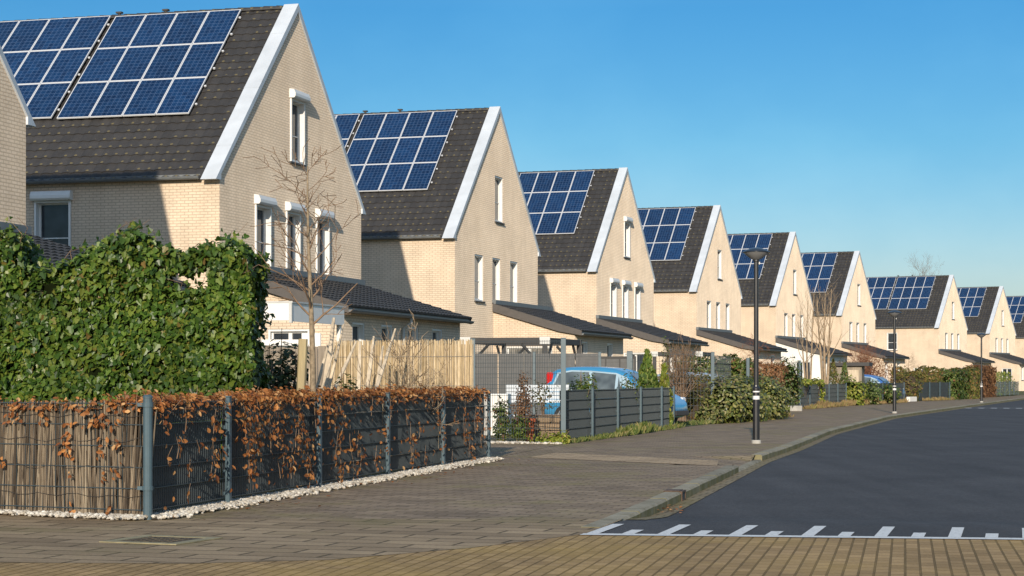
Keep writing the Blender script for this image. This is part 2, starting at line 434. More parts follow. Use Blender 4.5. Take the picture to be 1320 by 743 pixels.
def roof_mesh():
    mb = MB(); ts = tile_sheet(LEN - .8, SL + .22)
    Mn = Matrix.Translation((-LEN + .4, 0, HE + .05)) @ Matrix.Rotation(PITCH, 4, 'X') @ Matrix.Translation((0, -.22, 0))
    mb.add(ts, Mn)
    Mf = Matrix.Translation((-.4, W, HE + .05)) @ Matrix.Rotation(math.pi, 4, 'Z') @ Matrix.Rotation(PITCH, 4, 'X') @ Matrix.Translation((0, -.22, 0))
    mb.add(ts, Mf)
    x = -LEN + .4                                       # ridge tiles
    while x < -.45:
        pr = []
        for i in range(9):
            t = math.pi * i / 8; pr.append((.15 * math.cos(t), .13 * math.sin(t)))
        x2 = min(x + .42, -.4)
        for (a, c), (a2, c2) in zip(pr, pr[1:]):
            o, o2 = 1.0, .86
            mb.quad([(x, W/2 + a*o, HE + RISE + .02 + c*o), (x2, W/2 + a*o2, HE + RISE + .02 + c*o2), (x2, W/2 + a2*o2, HE + RISE + .02 + c2*o2), (x, W/2 + a2*o, HE + RISE + .02 + c2*o)])
        x += .40
    return mb.mesh('roof', M['tiles'])

def coping_mesh():
    """inverted V cap over a gable; local x from 0 (inner edge) to .5"""
    mb = MB(); t, o = .12, .16
    dz = t / math.cos(PITCH)
    ex = .34
    yl = -ex
    ztop = lambda y: HE + RISE * (1 - abs(y - W/2) / (W/2)) + dz
    outer = [(yl, HE - .16), (yl, ztop(yl)), (W/2, ztop(W/2)), (W + ex, ztop(yl)), (W + ex, HE - .16)]
    inner = [(0.0, HE - .16), (-.0, HE - .0), (W/2, HE + RISE - .06), (W, HE), (W, HE - .16)]
    for x, flip in ((0, 0), (.44, 1)):
        for i in range(4):
            q = [(x, *outer[i]), (x, *outer[i+1]), (x, *inner[i+1]), (x, *inner[i])]
            mb.quad(q if flip else q[::-1])
    for i in range(4):
        mb.quad([(0, *outer[i]), (.44, *outer[i]), (.44, *outer[i+1]), (0, *outer[i+1])][::-1])
        mb.quad([(0, *inner[i]), (.44, *inner[i]), (.44, *inner[i+1]), (0, *inner[i+1])])
    for i in (0, 4):
        mb.quad([(0, *outer[i]), (.44, *outer[i]), (.44, *inner[i]), (0, *inner[i])])
    # joint cover plates where the lengths of capping meet
    for s in (-1, 1):
        for fr in (.18, .5, .82):
            y = W/2 + s * (W/2 + ex) * fr; z = ztop(y)
            n = Vector((0, s * math.sin(PITCH), math.cos(PITCH))); d = Vector((0, s * math.cos(PITCH), -math.sin(PITCH)))
            c = Vector((.22, y, z)) + n * .004
            mb.quad([c + Vector((-.223, 0, 0)) - d*.03, c + Vector((.223, 0, 0)) - d*.03, c + Vector((.223, 0, 0)) + d*.03, c + Vector((-.223, 0, 0)) + d*.03])
    return mb.mesh('verge_coping', M['coping'])

def gutter_mesh(length):
    mb = MB(); pr = []
    for i in range(7):
        t = math.pi + math.pi * i / 6; pr.append((.07 * math.cos(t), .07 * math.sin(t)))
    for (a, c), (a2, c2) in zip(pr, pr[1:]):
        mb.quad([(0, a, c), (length, a, c), (length, a2, c2), (0, a2, c2)])
    for x in (0, length): mb.quad([(x, a, c) for a, c in pr])
    mb.box((0, -.078, -.004), (length, -.062, .012)); mb.box((0, .062, -.06), (length, .085, .07))
    return mb.mesh('gutter', M['gutter'])

def panel_meshes():
    w, h, t, b = .978, 1.625, .04, .022
    mb = MB(); mb.quad([(b, b, t - .006), (w - b, b, t - .006), (w - b, h - b, t - .006), (b, h - b, t - .006)], 0, [(0, 0), (1, 0), (1, 1), (0, 1)])
    mb.quad([(b, b, 0), (b, h - b, 0), (w - b, h - b, 0), (w - b, b, 0)], 0, [(0, 0)] * 4)
    fr = MB()
    fr.box((0, 0, 0), (w, b, t)); fr.box((0, h - b, 0), (w, h, t)); fr.box((0, b, 0), (b, h - b, t)); fr.box((w - b, b, 0), (w, h - b, t))
    return mb.mesh('solar_panel', M['cells']), fr.mesh('frame', M['alu'])

def window_meshes(w, h, shutter, mull=False):
    """local x along the wall, +y into the wall, z up; origin at the lower left corner of the opening"""
    g = .004; d0 = -.05 if shutter else .015; d1 = .215; r = .06
    fr = MB()
    fr.box((g, d0, g), (r, d1, h - g)); fr.box((w - r, d0, g), (w - g, d1, h - g))
    fr.box((r, d0 + .01, h - r), (w - r, d1, h - g)); fr.box((r, d0 + .01, g), (w - r, d1, r))
    # sash with a transom
    s = .045
    for a, b in (((r, .13, r), (r + s, .19, h - r)), ((w - r - s, .13, r), (w - r, .19, h - r)), ((r + s, .13, r), (w - r - s, .19, r + s)), ((r + s, .13, h - r - s), (w - r - s, .19, h - r))): fr.box(a, b)
    if mull: fr.box((w/2 - .05, .12, r + s), (w/2 + .05, .19, h - r - s))
    else: fr.box((r + s, .145, h * .43), (w - r - s, .185, h * .43 + .03))
    gl = MB(); gl.quad([(r + s, .175, r + s), (w - r - s, .175, r + s), (w - r - s, .175, h - r - s), (r + s, .175, h - r - s)])
    si = MB(); si.box((-.05, -.06, -.05), (w + .05, .03, -.003))
    out = [fr.mesh('window', M['white']), gl.mesh('glass', M['glass']), si.mesh('sill', M['sill'])]
    if shutter:
        bx = MB(); pr = [(0, 0), (-.15, 0), (-.19, .05), (-.19, .13), (-.14, .24), (0, .26)]
        a, b = -.05, w + .05
        for (y, z), (y2, z2) in zip(pr, pr[1:]): bx.quad([(a, y - .003, z), (b, y - .003, z), (b, y2 - .003, z2), (a, y2 - .003, z2)])
        bx.quad([(a, y - .003, z) for y, z in pr]); bx.quad([(b, y - .003, z) for y, z in pr][::-1])
        out.append(bx.mesh('shutter_box', M['white']))
    return out

def add_window(house, loc, rz, w, h, shutter=False, sill=True, mull=False, name='window'):
    ms = cached(('win', round(w, 3), round(h, 3), shutter, mull), lambda: window_meshes(w, h, shutter, mull))
    o = obj(name, ms[0], None, house, loc, (0, 0, rz))
    obj('glass', ms[1], None, o)
    if sill: obj('sill', ms[2], None, o)
    if shutter: obj('shutter_box', ms[3], None, o, (0, 0, h))
    return o

GAB = [(2.3, 3.38), (4.5, 5.55), (6.82, 7.87)]
ATT = (4.82, 5.88, 7.45, 9.25)

def house_walls(front_low):
    mb = MB()
    gh = [(a, b, WIN_Z0, WIN_Z1) for a, b in GAB] + [ATT]
    zt = lambda y: HE + RISE * (1 - abs(y - W/2) / (W/2))
    wall_panel(mb, 0, W, 0, zt, gh, lambda u, z, d: (-d, u, z), None, (W/2,))
    fh = [(-5.35, -4.27, WIN_Z0, WIN_Z1), (-9.6, -8.5, WIN_Z0, WIN_Z1)] + front_low
    wall_panel(mb, -LEN, 0, 0, lambda x: HE, fh, lambda u, z, d: (u, d, z), None)
    wall_panel(mb, -LEN, 0, 0, lambda x: HE, [], lambda u, z, d: (u, W - d, z), None)
    wall_panel(mb, 0, W, 0, zt, [], lambda u, z, d: (-LEN + d, u, z), None, (W/2,))
    return mb.mesh('wall', M['brick'])

def make_wing(h, y0, y1, wins, doors, wall_mat, pipe=None, zh=4.1, zl=3.12, lx=3.3):
    """the low lean-to along the gable: wing_wall, wing_roof, gutter, windows, patio door"""
    mb = MB(); zt = lambda x: zh - (zh - zl) * x / lx - .02
    wall_panel(mb, .004, lx, 0, zt, doors, lambda u, z, d: (u, y0 + d, z), None)
    mb2 = mb
    wall_panel(mb2, y0, y1, 0, lambda y: zl - .02, wins, lambda u, z, d: (lx - d, u, z), None)
    wall_panel(mb2, .004, lx, 0, zt, [], lambda u, z, d: (u, y1 - d, z), None)
    obj('wing_wall', mb, wall_mat, h)
    sl = math.atan2(zh - zl, lx); over = .34; L = (lx + over) / math.cos(sl)
    rf = MB(); ts = tile_sheet(y1 - y0 + .3, L)
    # tile sheet: local y runs up the slope towards the gable
    Mt = Matrix.Translation((lx + over, y0 - .15, zl - over * math.tan(sl) + .10)) @ Matrix.Rotation(math.pi / 2, 4, 'Z') @ Matrix.Rotation(sl, 4, 'X')
    rf.add(ts, Mt)
    obj('wing_roof', rf, M['tiles'], h)
    fb = MB(); a = .02
    for yy in (y0 - .16, y1 + .12):
        e = lx + over - .02
        p = [(a, zh + .12), (e, zl - over * math.tan(sl) + .12), (e, zl - over * math.tan(sl) - .07), (lx - .6, zl + .6 * math.tan(sl) - .19), (a, zh - .19)]
        fb.quad([(x, yy, z) for x, z in p]); fb.quad([(x, yy + .035, z) for x, z in p][::-1])
        for (x, z), (x2, z2) in zip(p, p[1:] + p[:1]): fb.quad([(x, yy, z), (x, yy + .035, z), (x2, yy + .035, z2), (x2, yy, z2)])
    fb.box((lx + .01, y0 - .12, zl - .14), (lx + over - .03, y1 + .11, zl - .11))
    obj('fascia', fb, M['fascia'], h)
    fl = MB(); fl.box((.002, y0 - .15, zh + .10), (.16, y1 + .15, zh + .26)); obj('flashing', fl, M['gutter'], h)
    gm = gutter_mesh(y1 - y0 + .3)
    obj('gutter', gm, None, h, (lx + over - .0, y0 - .15, zl - .09), (0, 0, math.pi / 2))
    for (a, b, c, d) in wins: add_window(h, (lx, a, c), math.pi / 2, b - a, d - c)
    for (a, b, c, d) in doors: add_window(h, (a, y0, c), 0, b - a, d - c, False, False, True, 'patio_door')
    if pipe:
        pm = MB(); pm.tube([(lx + .3, pipe, zl - .16), (lx + .3, pipe, zl - .28), (lx + .07, pipe, zl - .45), (lx + .07, pipe, .1)], .045, 8)
        obj('downpipe', pm, M['zinc'], h)

HALPHA = [14.5, 15.6, 17.3, 19.0, 20.8, 22.7, 25.0, 28.0, 29.7, 31.5]
def make_house(corner, label, alpha, shutters, wing, inset=1.35, cols=(4, 4), ventpipe=False):
    h = thing('gabled_house', label, 'house', (corner[0], corner[1], 0), -R(alpha), 'cream brick houses in a staggered row')
    low = [(-2.6, -1.0, .02, 2.45), (-5.4, -4.2, .9, 2.45), (-8.6, -6.9, .02, 2.45)]
    obj('wall', cached('wall', lambda: house_walls(low)), None, h)
    obj('roof', cached('roof', roof_mesh), None, h)
    cm = cached('coping', coping_mesh)
    obj('verge_coping', cm, None, h, (-.39, 0, 0)); obj('verge_coping', cm, None, h, (-LEN - .05, 0, 0))
    obj('gutter', cached('gut', lambda: gutter_mesh(LEN - .94)), None, h, (-LEN + .46, -.21, HE - .08))
    for a, b in GAB: add_window(h, (0, a, WIN_Z0), math.pi / 2, b - a, WIN_Z1 - WIN_Z0, shutters)
    add_window(h, (0, ATT[0], ATT[2]), math.pi / 2, ATT[1] - ATT[0], ATT[3] - ATT[2], shutters)
    for a, b in ((-5.35, -4.27), (-9.6, -8.5)): add_window(h, (a, 0, WIN_Z0), 0, b - a, WIN_Z1 - WIN_Z0, shutters)
    for a, b, c, d in low: add_window(h, (a, 0, c), 0, b - a, d - c, False, c > .1, c < .1, 'window' if c > .1 else 'patio_door')
    # solar panels, laid out along the near slope
    pm, fm = cached('panel', panel_meshes)
    off = .15; n = Vector((0, -math.sin(PITCH), math.cos(PITCH))); up = Vector((0, math.cos(PITCH), math.sin(PITCH)))
    x = -inset; pw, ph = .995, 1.645; first = True
    for gi, nc in enumerate(cols):
        xr = x
        for c in range(nc):
            for r in range(3):
                s = SL - .10 - ph * (3 - r)
                p = Vector((x - pw * (c + 1), 0, HE)) + up * (s + (.05 if gi else 0)) + n * off
                o = obj('solar_panel', pm, None, h, p, (PITCH, 0, 0)); obj('frame', fm, None, o)
        x -= pw * nc
        rl = MB()
        for r in range(3):
            for q in (.28, .78):
                s = SL - .10 - ph * (3 - r) + ph * q
                p0 = Vector((x - .05, 0, HE)) + up * s + n * (off - .045); p1 = Vector((xr + .07, 0, HE)) + up * s + n * (off - .045)
                rl.tube([p0, p1], .022, 4)
                rl.tube([p1 + Vector((-.06, 0, 0)) + n*.03, p1 + Vector((-.0, 0, 0)) + n*.03], .03, 4, 1)
                for k in range(int((xr - x) / 1.2) + 1):
                    pk = Vector((xr - .3 - 1.2 * k, 0, HE)) + up * s; rl.tube([pk, pk + n * .13], .018, 4)
        obj('mounting_rail', rl, [M['rail'], M['alu']], h)
        x -= .17
    if ventpipe:
        v = MB(); 
        for vx in (-inset - 2.6, -inset - 4.1): v.tube([(vx, W/2 + .25, HE + RISE - .2), (vx, W/2 + .25, HE + RISE + .22)], .05, 8); v.box((vx - .09, W/2 + .18, HE + RISE + .22), (vx + .09, W/2 + .32, HE + RISE + .27))
        obj('roof_vent', v, M['dark'], h)
    make_wing(h, *wing)
    return h

HC = [(-12.58, 29.14), (-7.6, 50.4), (-2.1, 71.3), (4.07, 93.3), (10.9, 114.5), (18.5, 136.0), (26.7, 157.0), (42.7, 194.0), (53.7, 218.0), (64.7, 242.0), (76.5, 266.0)]
two = lambda y: [(y + 1.0, y + 1.95, 1.2, 2.75), (y + 5.0, y + 5.95, 1.2, 2.75)]
four = [(1.0, 1.95, 1.2, 2.75), (3.25, 4.2, 1.2, 2.75), (5.5, 6.45, 1.2, 2.75), (7.75, 8.7, 1.2, 2.75)]
door = lambda a, b, z=2.55: [(a, b, .02, z)]
LB = ['cream brick house cut off at the left edge, only a strip of gable showing',
 'nearest whole cream brick house, white boxes over its windows, behind the ivy hedge',
 'second whole cream brick house, without shutter boxes, standing behind the yellow reed screen',
 'cream brick house with white shutter boxes, rising behind the parked blue hatchback',
 'cream brick house just left of the tallest street lamp, gable above the laurel hedge',
 'cream brick house with its solar panels behind the tallest lamp head, white wing front',
 'cream brick house standing behind the two bare multi-stem trees',
 'widest distant cream brick house, white framed window in its sunny wall by the middle lamp',
 'distant cream brick house whose wing is crossed by the smallest street lamp',
 'farthest cream brick house, cut off at the right edge, only its solar roof showing']
HOUSES = []
for i in range(10):
    y0 = 4.6 if i == 2 else 0.0
    wins = four if i < 2 else two(y0)
    y1 = 10.5 if i < 2 else y0 + 7.7
    doors = door(.5, 2.4) if i == 2 else door(1.35, 2.5) if i != 7 else [(.25, 1.05, 1.0, 2.2), (1.45, 2.7, .02, 2.45)]
    HOUSES.append(make_house(HC[i], LB[i], HALPHA[i], i in (0, 1, 3), (y0, y1, wins, doors, M['render'] if i == 5 else M['brick'], 4.9 if i == 1 else None),
        [1.35, 1.62, 1.65, 1.62, 1.45, 1.6, 1.75, 1.75, 1.8, 1.7][i], ventpipe=i in (1, 2, 7)))
# ------------------------------------------------------------------ ground, road, pavement
KERB = [(.42, 14.9), (.62, 15.75), (.95, 17.0), (1.24, 18.4), (3.4, 28.6), (4.0, 31.5), (5.26, 36.5), (7.85, 47.8), (13.1, 67), (22.6, 95.7), (35.4, 134), (52, 180), (72, 232)]
PROP = [(-3.33, 17.2), (-.40, 30.2), (1.0, 37.8), (4.15, 50), (5.8, 56), (12.1, 81.6), (16.2, 94), (21.7, 107), (26.8, 119), (34, 138), (50, 180), (68, 232)]
def interp(tab, y):
    for (x0, y0), (x1, y1) in zip(tab, tab[1:]):
        if y <= y1: return x0 + (x1 - x0) * (y - y0) / (y1 - y0)
    (x0, y0), (x1, y1) = tab[-2:]; return x0 + (x1 - x0) * (y - y0) / (y1 - y0)
def smooth_kerb(y): return (interp(KERB, y - 1.2) + interp(KERB, y) * 2 + interp(KERB, y + 1.2)) / 4 if y > 17 else interp(KERB, y)
GAP = (28.7, 31.4)                                     # dropped kerb at the driveway
def kdrop(y):                                          # kerb top height
    if GAP[0] <= y <= GAP[1]: return -.075
    if y < 18.2: return max(-.10, -.02 - .0 * y)
    return 0.0

g = MB(); S = 2500
g.quad([(-S, -60, -.13), (S, -60, -.13), (S, S, -.13), (-S, S, -.13)])
struct('ground', g, M['ground'])
gd = MB()                                              # the gardens left of the pavement
ys = [17.2 + i * 3 for i in range(72)]
for a, b in zip(ys, ys[1:]):
    gd.quad([(-120, a, -.012), (interp(PROP, a) + .25, a, -.012), (interp(PROP, b) + .25, b, -.012), (-120, b, -.012)])
struct('garden_ground', gd, M['ground'])

ROADW = 7.2
def road_pair(y):
    x = smooth_kerb(y); d = Vector((smooth_kerb(y + .5) - smooth_kerb(y - .5), 1.0)).normalized()
    return Vector((x, y)), Vector((x, y)) + Vector((d.y, -d.x)) * ROADW
LINE0 = Vector((.60, 15.62)); LDIR = Vector((1, -.137)).normalized(); TDIR = Vector((.26, 1.0)).normalized()
def rampz(t):
    k = min(1, max(0, (t - 1.1) / 2.6)); return -.1 * k * k * (3 - 2 * k)
rd = MB(); prev = None
yy = [LINE0.y + .4 * i for i in range(10)] + [LINE0.y + 4.0 + .8 * i for i in range(38)] + [LINE0.y + 35.2 + 2.0 * i for i in range(88)]
for y in yy:
    a, b = road_pair(y) if y > LINE0.y else (LINE0.copy(), LINE0 + LDIR * (ROADW + .1))
    t = y - LINE0.y
    if t < 4.0: d = LDIR.lerp((b - a).normalized(), t / 4.0).normalized(); b = a + d * (ROADW + .1 - .1 * t / 4.0); 
    if t < .001: a = LINE0.copy()
    if prev and b.y < prev[1].y: b = prev[1] + Vector((.01, .02))
    z = rampz(t)
    if prev: rd.quad([(*prev[0], prev[2]), (*prev[1], prev[2]), (*b, z), (*a, z)])
    prev = (a, b, z)
struct('road', rd, M['asphalt'])

# brown brick crossing in front
edge = [(-30, 14.4), (-12, 13.5), (-3.5, 13.16), (-2.19, 13.08), (-1.26, 13.36), (-.31, 14.3), (.28, 15.15), (LINE0.x, LINE0.y)]
cr = MB()
top = edge + [tuple(LINE0 + LDIR * d) for d in (ROADW + .1, ROADW + 3, 60)]
for (x0, y0), (x1, y1) in zip(top, top[1:]): cr.quad([(x0, -12, .0), (x1, -12, .0), (x1, y1, .0), (x0, y0, .0)])
struct('brick_crossing', cr, M['klinker'])
# large slabs at the corner and the paver footway
sl = MB()
fr = [(-30, 30.5), (-9, 20.2), (-4.74, 18.05), (-3.25, 17.3), (-2.2, 17.3), (-1.0, 17.3), (.2, 17.3), (1.0, 17.3)]
bk = edge[:3] + [(-2.19, 13.08), (-1.26, 13.36), (-.31, 14.3), (.28, 15.15), (.60, 15.62)]
for (a, b, c, d) in zip(bk, bk[1:], fr[1:], fr): sl.quad([(*a, .002), (*b, .002), (*c, .002), (*d, .002)])
struct('corner_slabs', sl, M['slab'])
pv = MB(); rows = []
y = 17.3
while y < 225:
    xl = interp(PROP, y) - .05; xk = smooth_kerb(y) - .11
    q = max(xl + .1, xk - 1.0); dz = kdrop(y) if GAP[0] <= y <= GAP[1] else 0
    rows.append([(xl, y, .002), (q, y, .002), (xk, y, .002 + dz)]); y += .5 if y < 50 else 2.0
for a, b in zip(rows, rows[1:]):
    for k in (0, 1): pv.quad([a[k], a[k+1], b[k+1], b[k]])
struct('pavement', pv, M['pave'])
dw = MB()                                              # paved way between the first and second garden
for i in range(12):
    a, b = i / 12, (i + 1) / 12
    L = lambda s, t: Vector((-.36, 30.35, .006)).lerp(Vector((.97, 37.3, .006)), s) + Vector((-DR.x, -DR.y, 0)) * t
    dw.quad([L(a, 0), L(b, 0), L(b, 9), L(a, 9)])
struct('driveway', dw, M['pave'])
tp = MB()
A, B = Vector((.2, 32.9, .009)), Vector((3.55, 31.0, .009))
pa = [at(690, 590.5, 30.8), at(938, 592, 30.4)]
tp.quad([(.25, 30.9, .007), (2.95, 27.9, .007), (3.15, 29.6, .007), (.75, 32.9, .007)])
struct('tan_path', tp, M['path'])
for (y0, y1, tabx) in ((50.2, 53.4, 'driveway'), (64.5, 77.0, 'driveway'), (107.3, 113.5, 'driveway')):
    d = MB(); x0, x1 = interp(PROP, y0), interp(PROP, y1)
    d.quad([(x0 + .05, y0, .006), (x1 + .05, y1, .006), (x1 - DR.x*7, y1 - DR.y*7, .006), (x0 - DR.x*7, y0 - DR.y*7, .006)])
    if y0 != 64.5: struct('driveway', d, M['pave'])

gs = MB(); y = 17.4; prev = None
while y < 140:
    x = smooth_kerb(y); z = rampz(y - LINE0.y) + .006
    row = ((x + .0, y, z), (x + .17, y - .04, z))
    if prev: gs.quad([prev[0], prev[1], row[1], row[0]])
    prev = row; y += .5
struct('gutter_strip', gs, m_pave('gutter_bricks', (.24, .19, .12), (.31, .25, .165), (.10, .08, .045), .21, .21, .012, ALPHA, .6, (.17, .14, .05), .40, .62))
# kerb stones
kb = MB(); y = 16.25
while y < 215:
    ln = .98 if y < 60 else 3.0
    y2 = y + ln
    a = Vector((smooth_kerb(y), y, 0)); b = Vector((smooth_kerb(y2), y2, 0)); d = (b - a).normalized(); n = Vector((-d.y, d.x, 0))
    low = GAP[0] - .3 <= (y + y2) / 2 <= GAP[1] + .2
    zt0, zt1 = (-.072, -.072) if low else (.008 + U(-.004, .004),) * 2
    e = d * .006; w = .18
    P = [a + e, b - e, b - e + n * w, a + e + n * w]
    cham = .022
    lo = [p + Vector((0, 0, -.22)) for p in P]
    f0, f1 = Vector((0, 0, zt0)), Vector((0, 0, zt1))
    kb.faces([lo[0], lo[1], lo[2], lo[3], P[0] + f0 - Vector((0, 0, cham)), P[1] + f1 - Vector((0, 0, cham)), P[1] + f1 + n * cham, P[0] + f0 + n * cham, P[2] + f1, P[3] + f0],
             [(0, 1, 5, 4), (4, 5, 6, 7), (7, 6, 8, 9), (1, 2, 8, 6, 5), (3, 0, 4, 7, 9), (2, 3, 9, 8)])
    y = y2
struct('kerb', kb, M['kerb'])
gu = thing('drain_gully', 'rusty iron gully mouth set into the kerb face near the road marking', 'gully', (smooth_kerb(21.5), 21.5, -.1), -math.atan(.21))
q = MB(); q.box((-.02, -.17, .005), (.012, .17, .018)); q.box((-.02, -.17, .098), (.012, .17, .113)); q.box((-.02, -.17, .018), (.012, -.15, .098)); q.box((-.02, .15, .018), (.012, .17, .098)); q.box((-.2, -.17, .110), (-.021, .17, .119)); obj('frame', q, m_plain('rust', (.09, .055, .035), .85, var=.4, scale=12), gu)
q = MB(); q.box((-.02, -.148, .02), (.004, .148, .096)); obj('opening', q, M['dark'], gu)
# far side: kerb, footway and verge across the road
fk, fp, fv = MB(), MB(), MB(); prev = None
for i in range(70):
    y = 17.5 + i * 3.0; a, b = road_pair(y); d = (b - a).normalized()
    row = [b, b + d * .18, b + d * 2.4, b + d * 30]
    if prev:
        z = lambda p, h: (p.x, p.y, h)
        fk.quad([z(prev[0], -.2), z(row[0], -.2), z(row[0], .006), z(prev[0], .006)]); fk.quad([z(prev[0], .006), z(row[0], .006), z(row[1], .006), z(prev[1], .006)])
        fp.quad([z(prev[1], 0), z(row[1], 0), z(row[2], 0), z(prev[2], 0)])
        fv.quad([z(prev[2], -.01), z(row[2], -.01), z(row[3], -.01), z(prev[3], -.01)])
    prev = row
struct('kerb', fk, M['kerb']); struct('pavement', fp, M['pave']); struct('verge', fv, M['ground'])

# painted line with long and short teeth on the ramp
mk = MB()
def onramp(s, t):
    p = LINE0 + LDIR * s + TDIR * t; return (p.x, p.y, rampz(t) + .006)
mk.quad([onramp(-.02, -.17), onramp(ROADW - .3, -.17), onramp(ROADW - .3, -.004), onramp(-.02, -.004)])
s = .0; k = 0
while s < ROADW - .5:
    L = 1.05 if k % 2 == 0 else .42
    w = .10
    mk.quad([onramp(s, .0), onramp(s + w, .0), onramp(s + w, L), onramp(s, L)])
    s += .285; k += 1
struct('road_marking', mk, M['paint'])
mk2 = MB(); c2 = MB()
a, b = road_pair(91.5); d = (b - a).normalized(); n = Vector((-d.y, d.x))
P3 = lambda p, z=-.092: (p.x, p.y, z)
for k in range(12):
    s = .15 + k * .58
    mk2.quad([P3(a + d * s), P3(a + d * (s + .28)), P3(a + d * (s + .28) + n * .9), P3(a + d * s + n * .9)])
mk2.quad([P3(a + n * .95), P3(b + n * .95), P3(b + n * 1.15), P3(a + n * 1.15)])
struct('road_marking', mk2, M['paint'])
# white gravel edging along the corner fence
gr = MB(); pb = MB()
gpath = [Vector((-9.0, 20.1, 0)), Vector((-4.74, 17.97, 0)), Vector((-3.22, 17.17, 0)), Vector((-.33, 30.25, 0))]
def ico(mb, c, r, m=0):
    t = (1 + 5 ** .5) / 2
    vs = [(-1,t,0),(1,t,0),(-1,-t,0),(1,-t,0),(0,-1,t),(0,1,t),(0,-1,-t),(0,1,-t),(t,0,-1),(t,0,1),(-t,0,-1),(-t,0,1)]
    fs = [(0,11,5),(0,5,1),(0,1,7),(0,7,10),(0,10,11),(1,5,9),(5,11,4),(11,10,2),(10,7,6),(7,1,8),(3,9,4),(3,4,2),(3,2,6),(3,6,8),(3,8,9),(4,9,5),(2,4,11),(6,2,10),(8,6,7),(9,8,1)]
    rot = Matrix.Rotation(U(0, 6.3), 3, 'Z') @ Matrix.Rotation(U(0, 3), 3, 'X'); sc = Vector((r * U(.7, 1.3), r * U(.7, 1.2), r * U(.5, .9))) / 1.9
    mb.faces([Vector(c) + Vector((p.x * sc.x, p.y * sc.y, p.z * sc.z)) for p in (rot @ Vector(v) for v in vs)], fs, m)
for a, b in zip(gpath, gpath[1:]):
    d = (b - a).normalized(); n = Vector((d.y, -d.x, 0)); ln = (b - a).length
    if a.x < -6: continue
    gr.quad([a - n * .25 + Vector((0, 0, .012)), b - n * .25 + Vector((0, 0, .012)), b + n * .13 + Vector((0, 0, .012)), a + n * .13 + Vector((0, 0, .012))])
for a, b, dens in ((gpath[0], gpath[1], 300), (gpath[1], gpath[2], 560), (gpath[2], gpath[3], 520)):
    d = (b - a).normalized(); n = Vector((d.y, -d.x, 0)); ln = (b - a).length
    for _ in range(int(ln * dens)):
        s = U(0, ln); w = U(-.14, .19 + .04 * noise.noise(Vector((s * 2, 3, 0)))) if U(0, 1) < .95 else U(.15, .32)
        p = a + d * s + n * w; ico(pb, (p.x, p.y, .018 + U(0, .018)), U(.012, .026))
for _ in range(330):
    p = Vector((-.9, 38.25, 0)).lerp(Vector((.95, 37.7, 0)), U(0, 1)); ico(pb, (p.x, p.y - U(0, .5), .02), U(.02, .045))
o = obj('gravel_strip', gr, M['pebble']); o['kind'] = 'structure'
o = obj('gravel', pb, M['pebble']); tag(o, 'loose white pebbles edging the foot of the corner fence', 'gravel', None, 'stuff')
# inspection cover in the corner slabs
dc = thing('drain_cover', 'square concrete framed drain cover let into the pavement slabs', 'drain cover', (-2.70, 14.95, .004), -ALPHA - .1)
q = MB(); f = .09; h = .34
for lo, hi in (((-h, -h, 0), (h, -h + f, .008)), ((-h, h - f, 0), (h, h, .008)), ((-h, -h + f, 0), (-h + f, h - f, .008)), ((h - f, -h + f, 0), (h, h - f, .008))): q.box(lo, hi)
obj('frame', q, m_plain('mossy_concrete', (.26, .225, .13), .9, var=.3, scale=7, bump=.3), dc)
q = MB(); q.box((-h + f, -h + f, -.01), (h - f, h - f, .004))
for i in range(5):
    for j in range(5): q.box((-.2 + i * .08, -.2 + j * .08, .004), (-.15 + i * .08, -.15 + j * .08, .007))
obj('lid', q, m_plain('rusty_iron', (.075, .055, .03), .8, var=.4, scale=9), dc)
# ------------------------------------------------------------------ plants
def rvec():
    while True:
        v = Vector((U(-1, 1), U(-1, 1), U(-1, 1)))
        if .05 < v.length < 1: return v.normalized()
LEAF_IVY = [(0, 0), (.30, -.10), (.52, .22), (.30, .42), (.26, .72), (0, 1.0)]
LEAF_OVAL = [(0, 0), (.22, .18), (.30, .48), (.18, .8), (0, 1.0)]
LEAF_THIN = [(0, 0), (.10, .3), (.08, .7), (0, 1.0)]
def leaf(mb, p, n, t, size, shape, fold=.18):
    n = n.normalized(); t = (t - n * t.dot(n))
    t = t.normalized() if t.length > 1e-4 else n.orthogonal().normalized()
    s = n.cross(t); b = len(mb.v); k = len(shape)
    R_ = [p + t * (y * size) + s * (x * size) + n * (abs(x) * fold * size) for x, y in shape]
    L_ = [p + t * (y * size) - s * (x * size) + n * (abs(x) * fold * size) for x, y in shape[1:-1]]
    mb.v += [tuple(q) for q in R_] + [tuple(q) for q in L_]
    mb.f.append(tuple(range(b, b + k))); mb.f.append((b,) + (b + k - 1,) + tuple(b + k + i for i in reversed(range(k - 2))))
    mb.m += [0, 0]; mb.uv += [None, None]

def nz(p, s): return noise.noise(Vector(p) * s)

def leaf_blob(mb, c, r, count, size, shape, boxy=2.0, up=.3, rough=.22, jitter=.6, zmin=.02, inner=.25):
    """leaves spread through the outer shell of a lumpy superellipsoid"""
    c = Vector(c)
    for _ in range(count):
        d = rvec()
        k = (abs(d.x) ** boxy + abs(d.y) ** boxy + abs(d.z) ** boxy) ** (-1 / boxy)
        q = Vector((d.x * k * r[0], d.y * k * r[1], d.z * k * r[2]))
        f = 1 + rough * nz(c + q, 1.1 / max(.3, min(r))) + rough * .8 * nz(c + q, 3.2 / max(.3, min(r)))
        f *= 1 - inner * random.random() ** 2
        p = c + q * f
        if p.z < zmin: p.z = zmin + U(0, .1)
        n = (d + rvec() * jitter + Vector((0, 0, up))).normalized()
        leaf(mb, p, n, rvec() + Vector((0, 0, -.5)), size * U(.65, 1.25), shape)

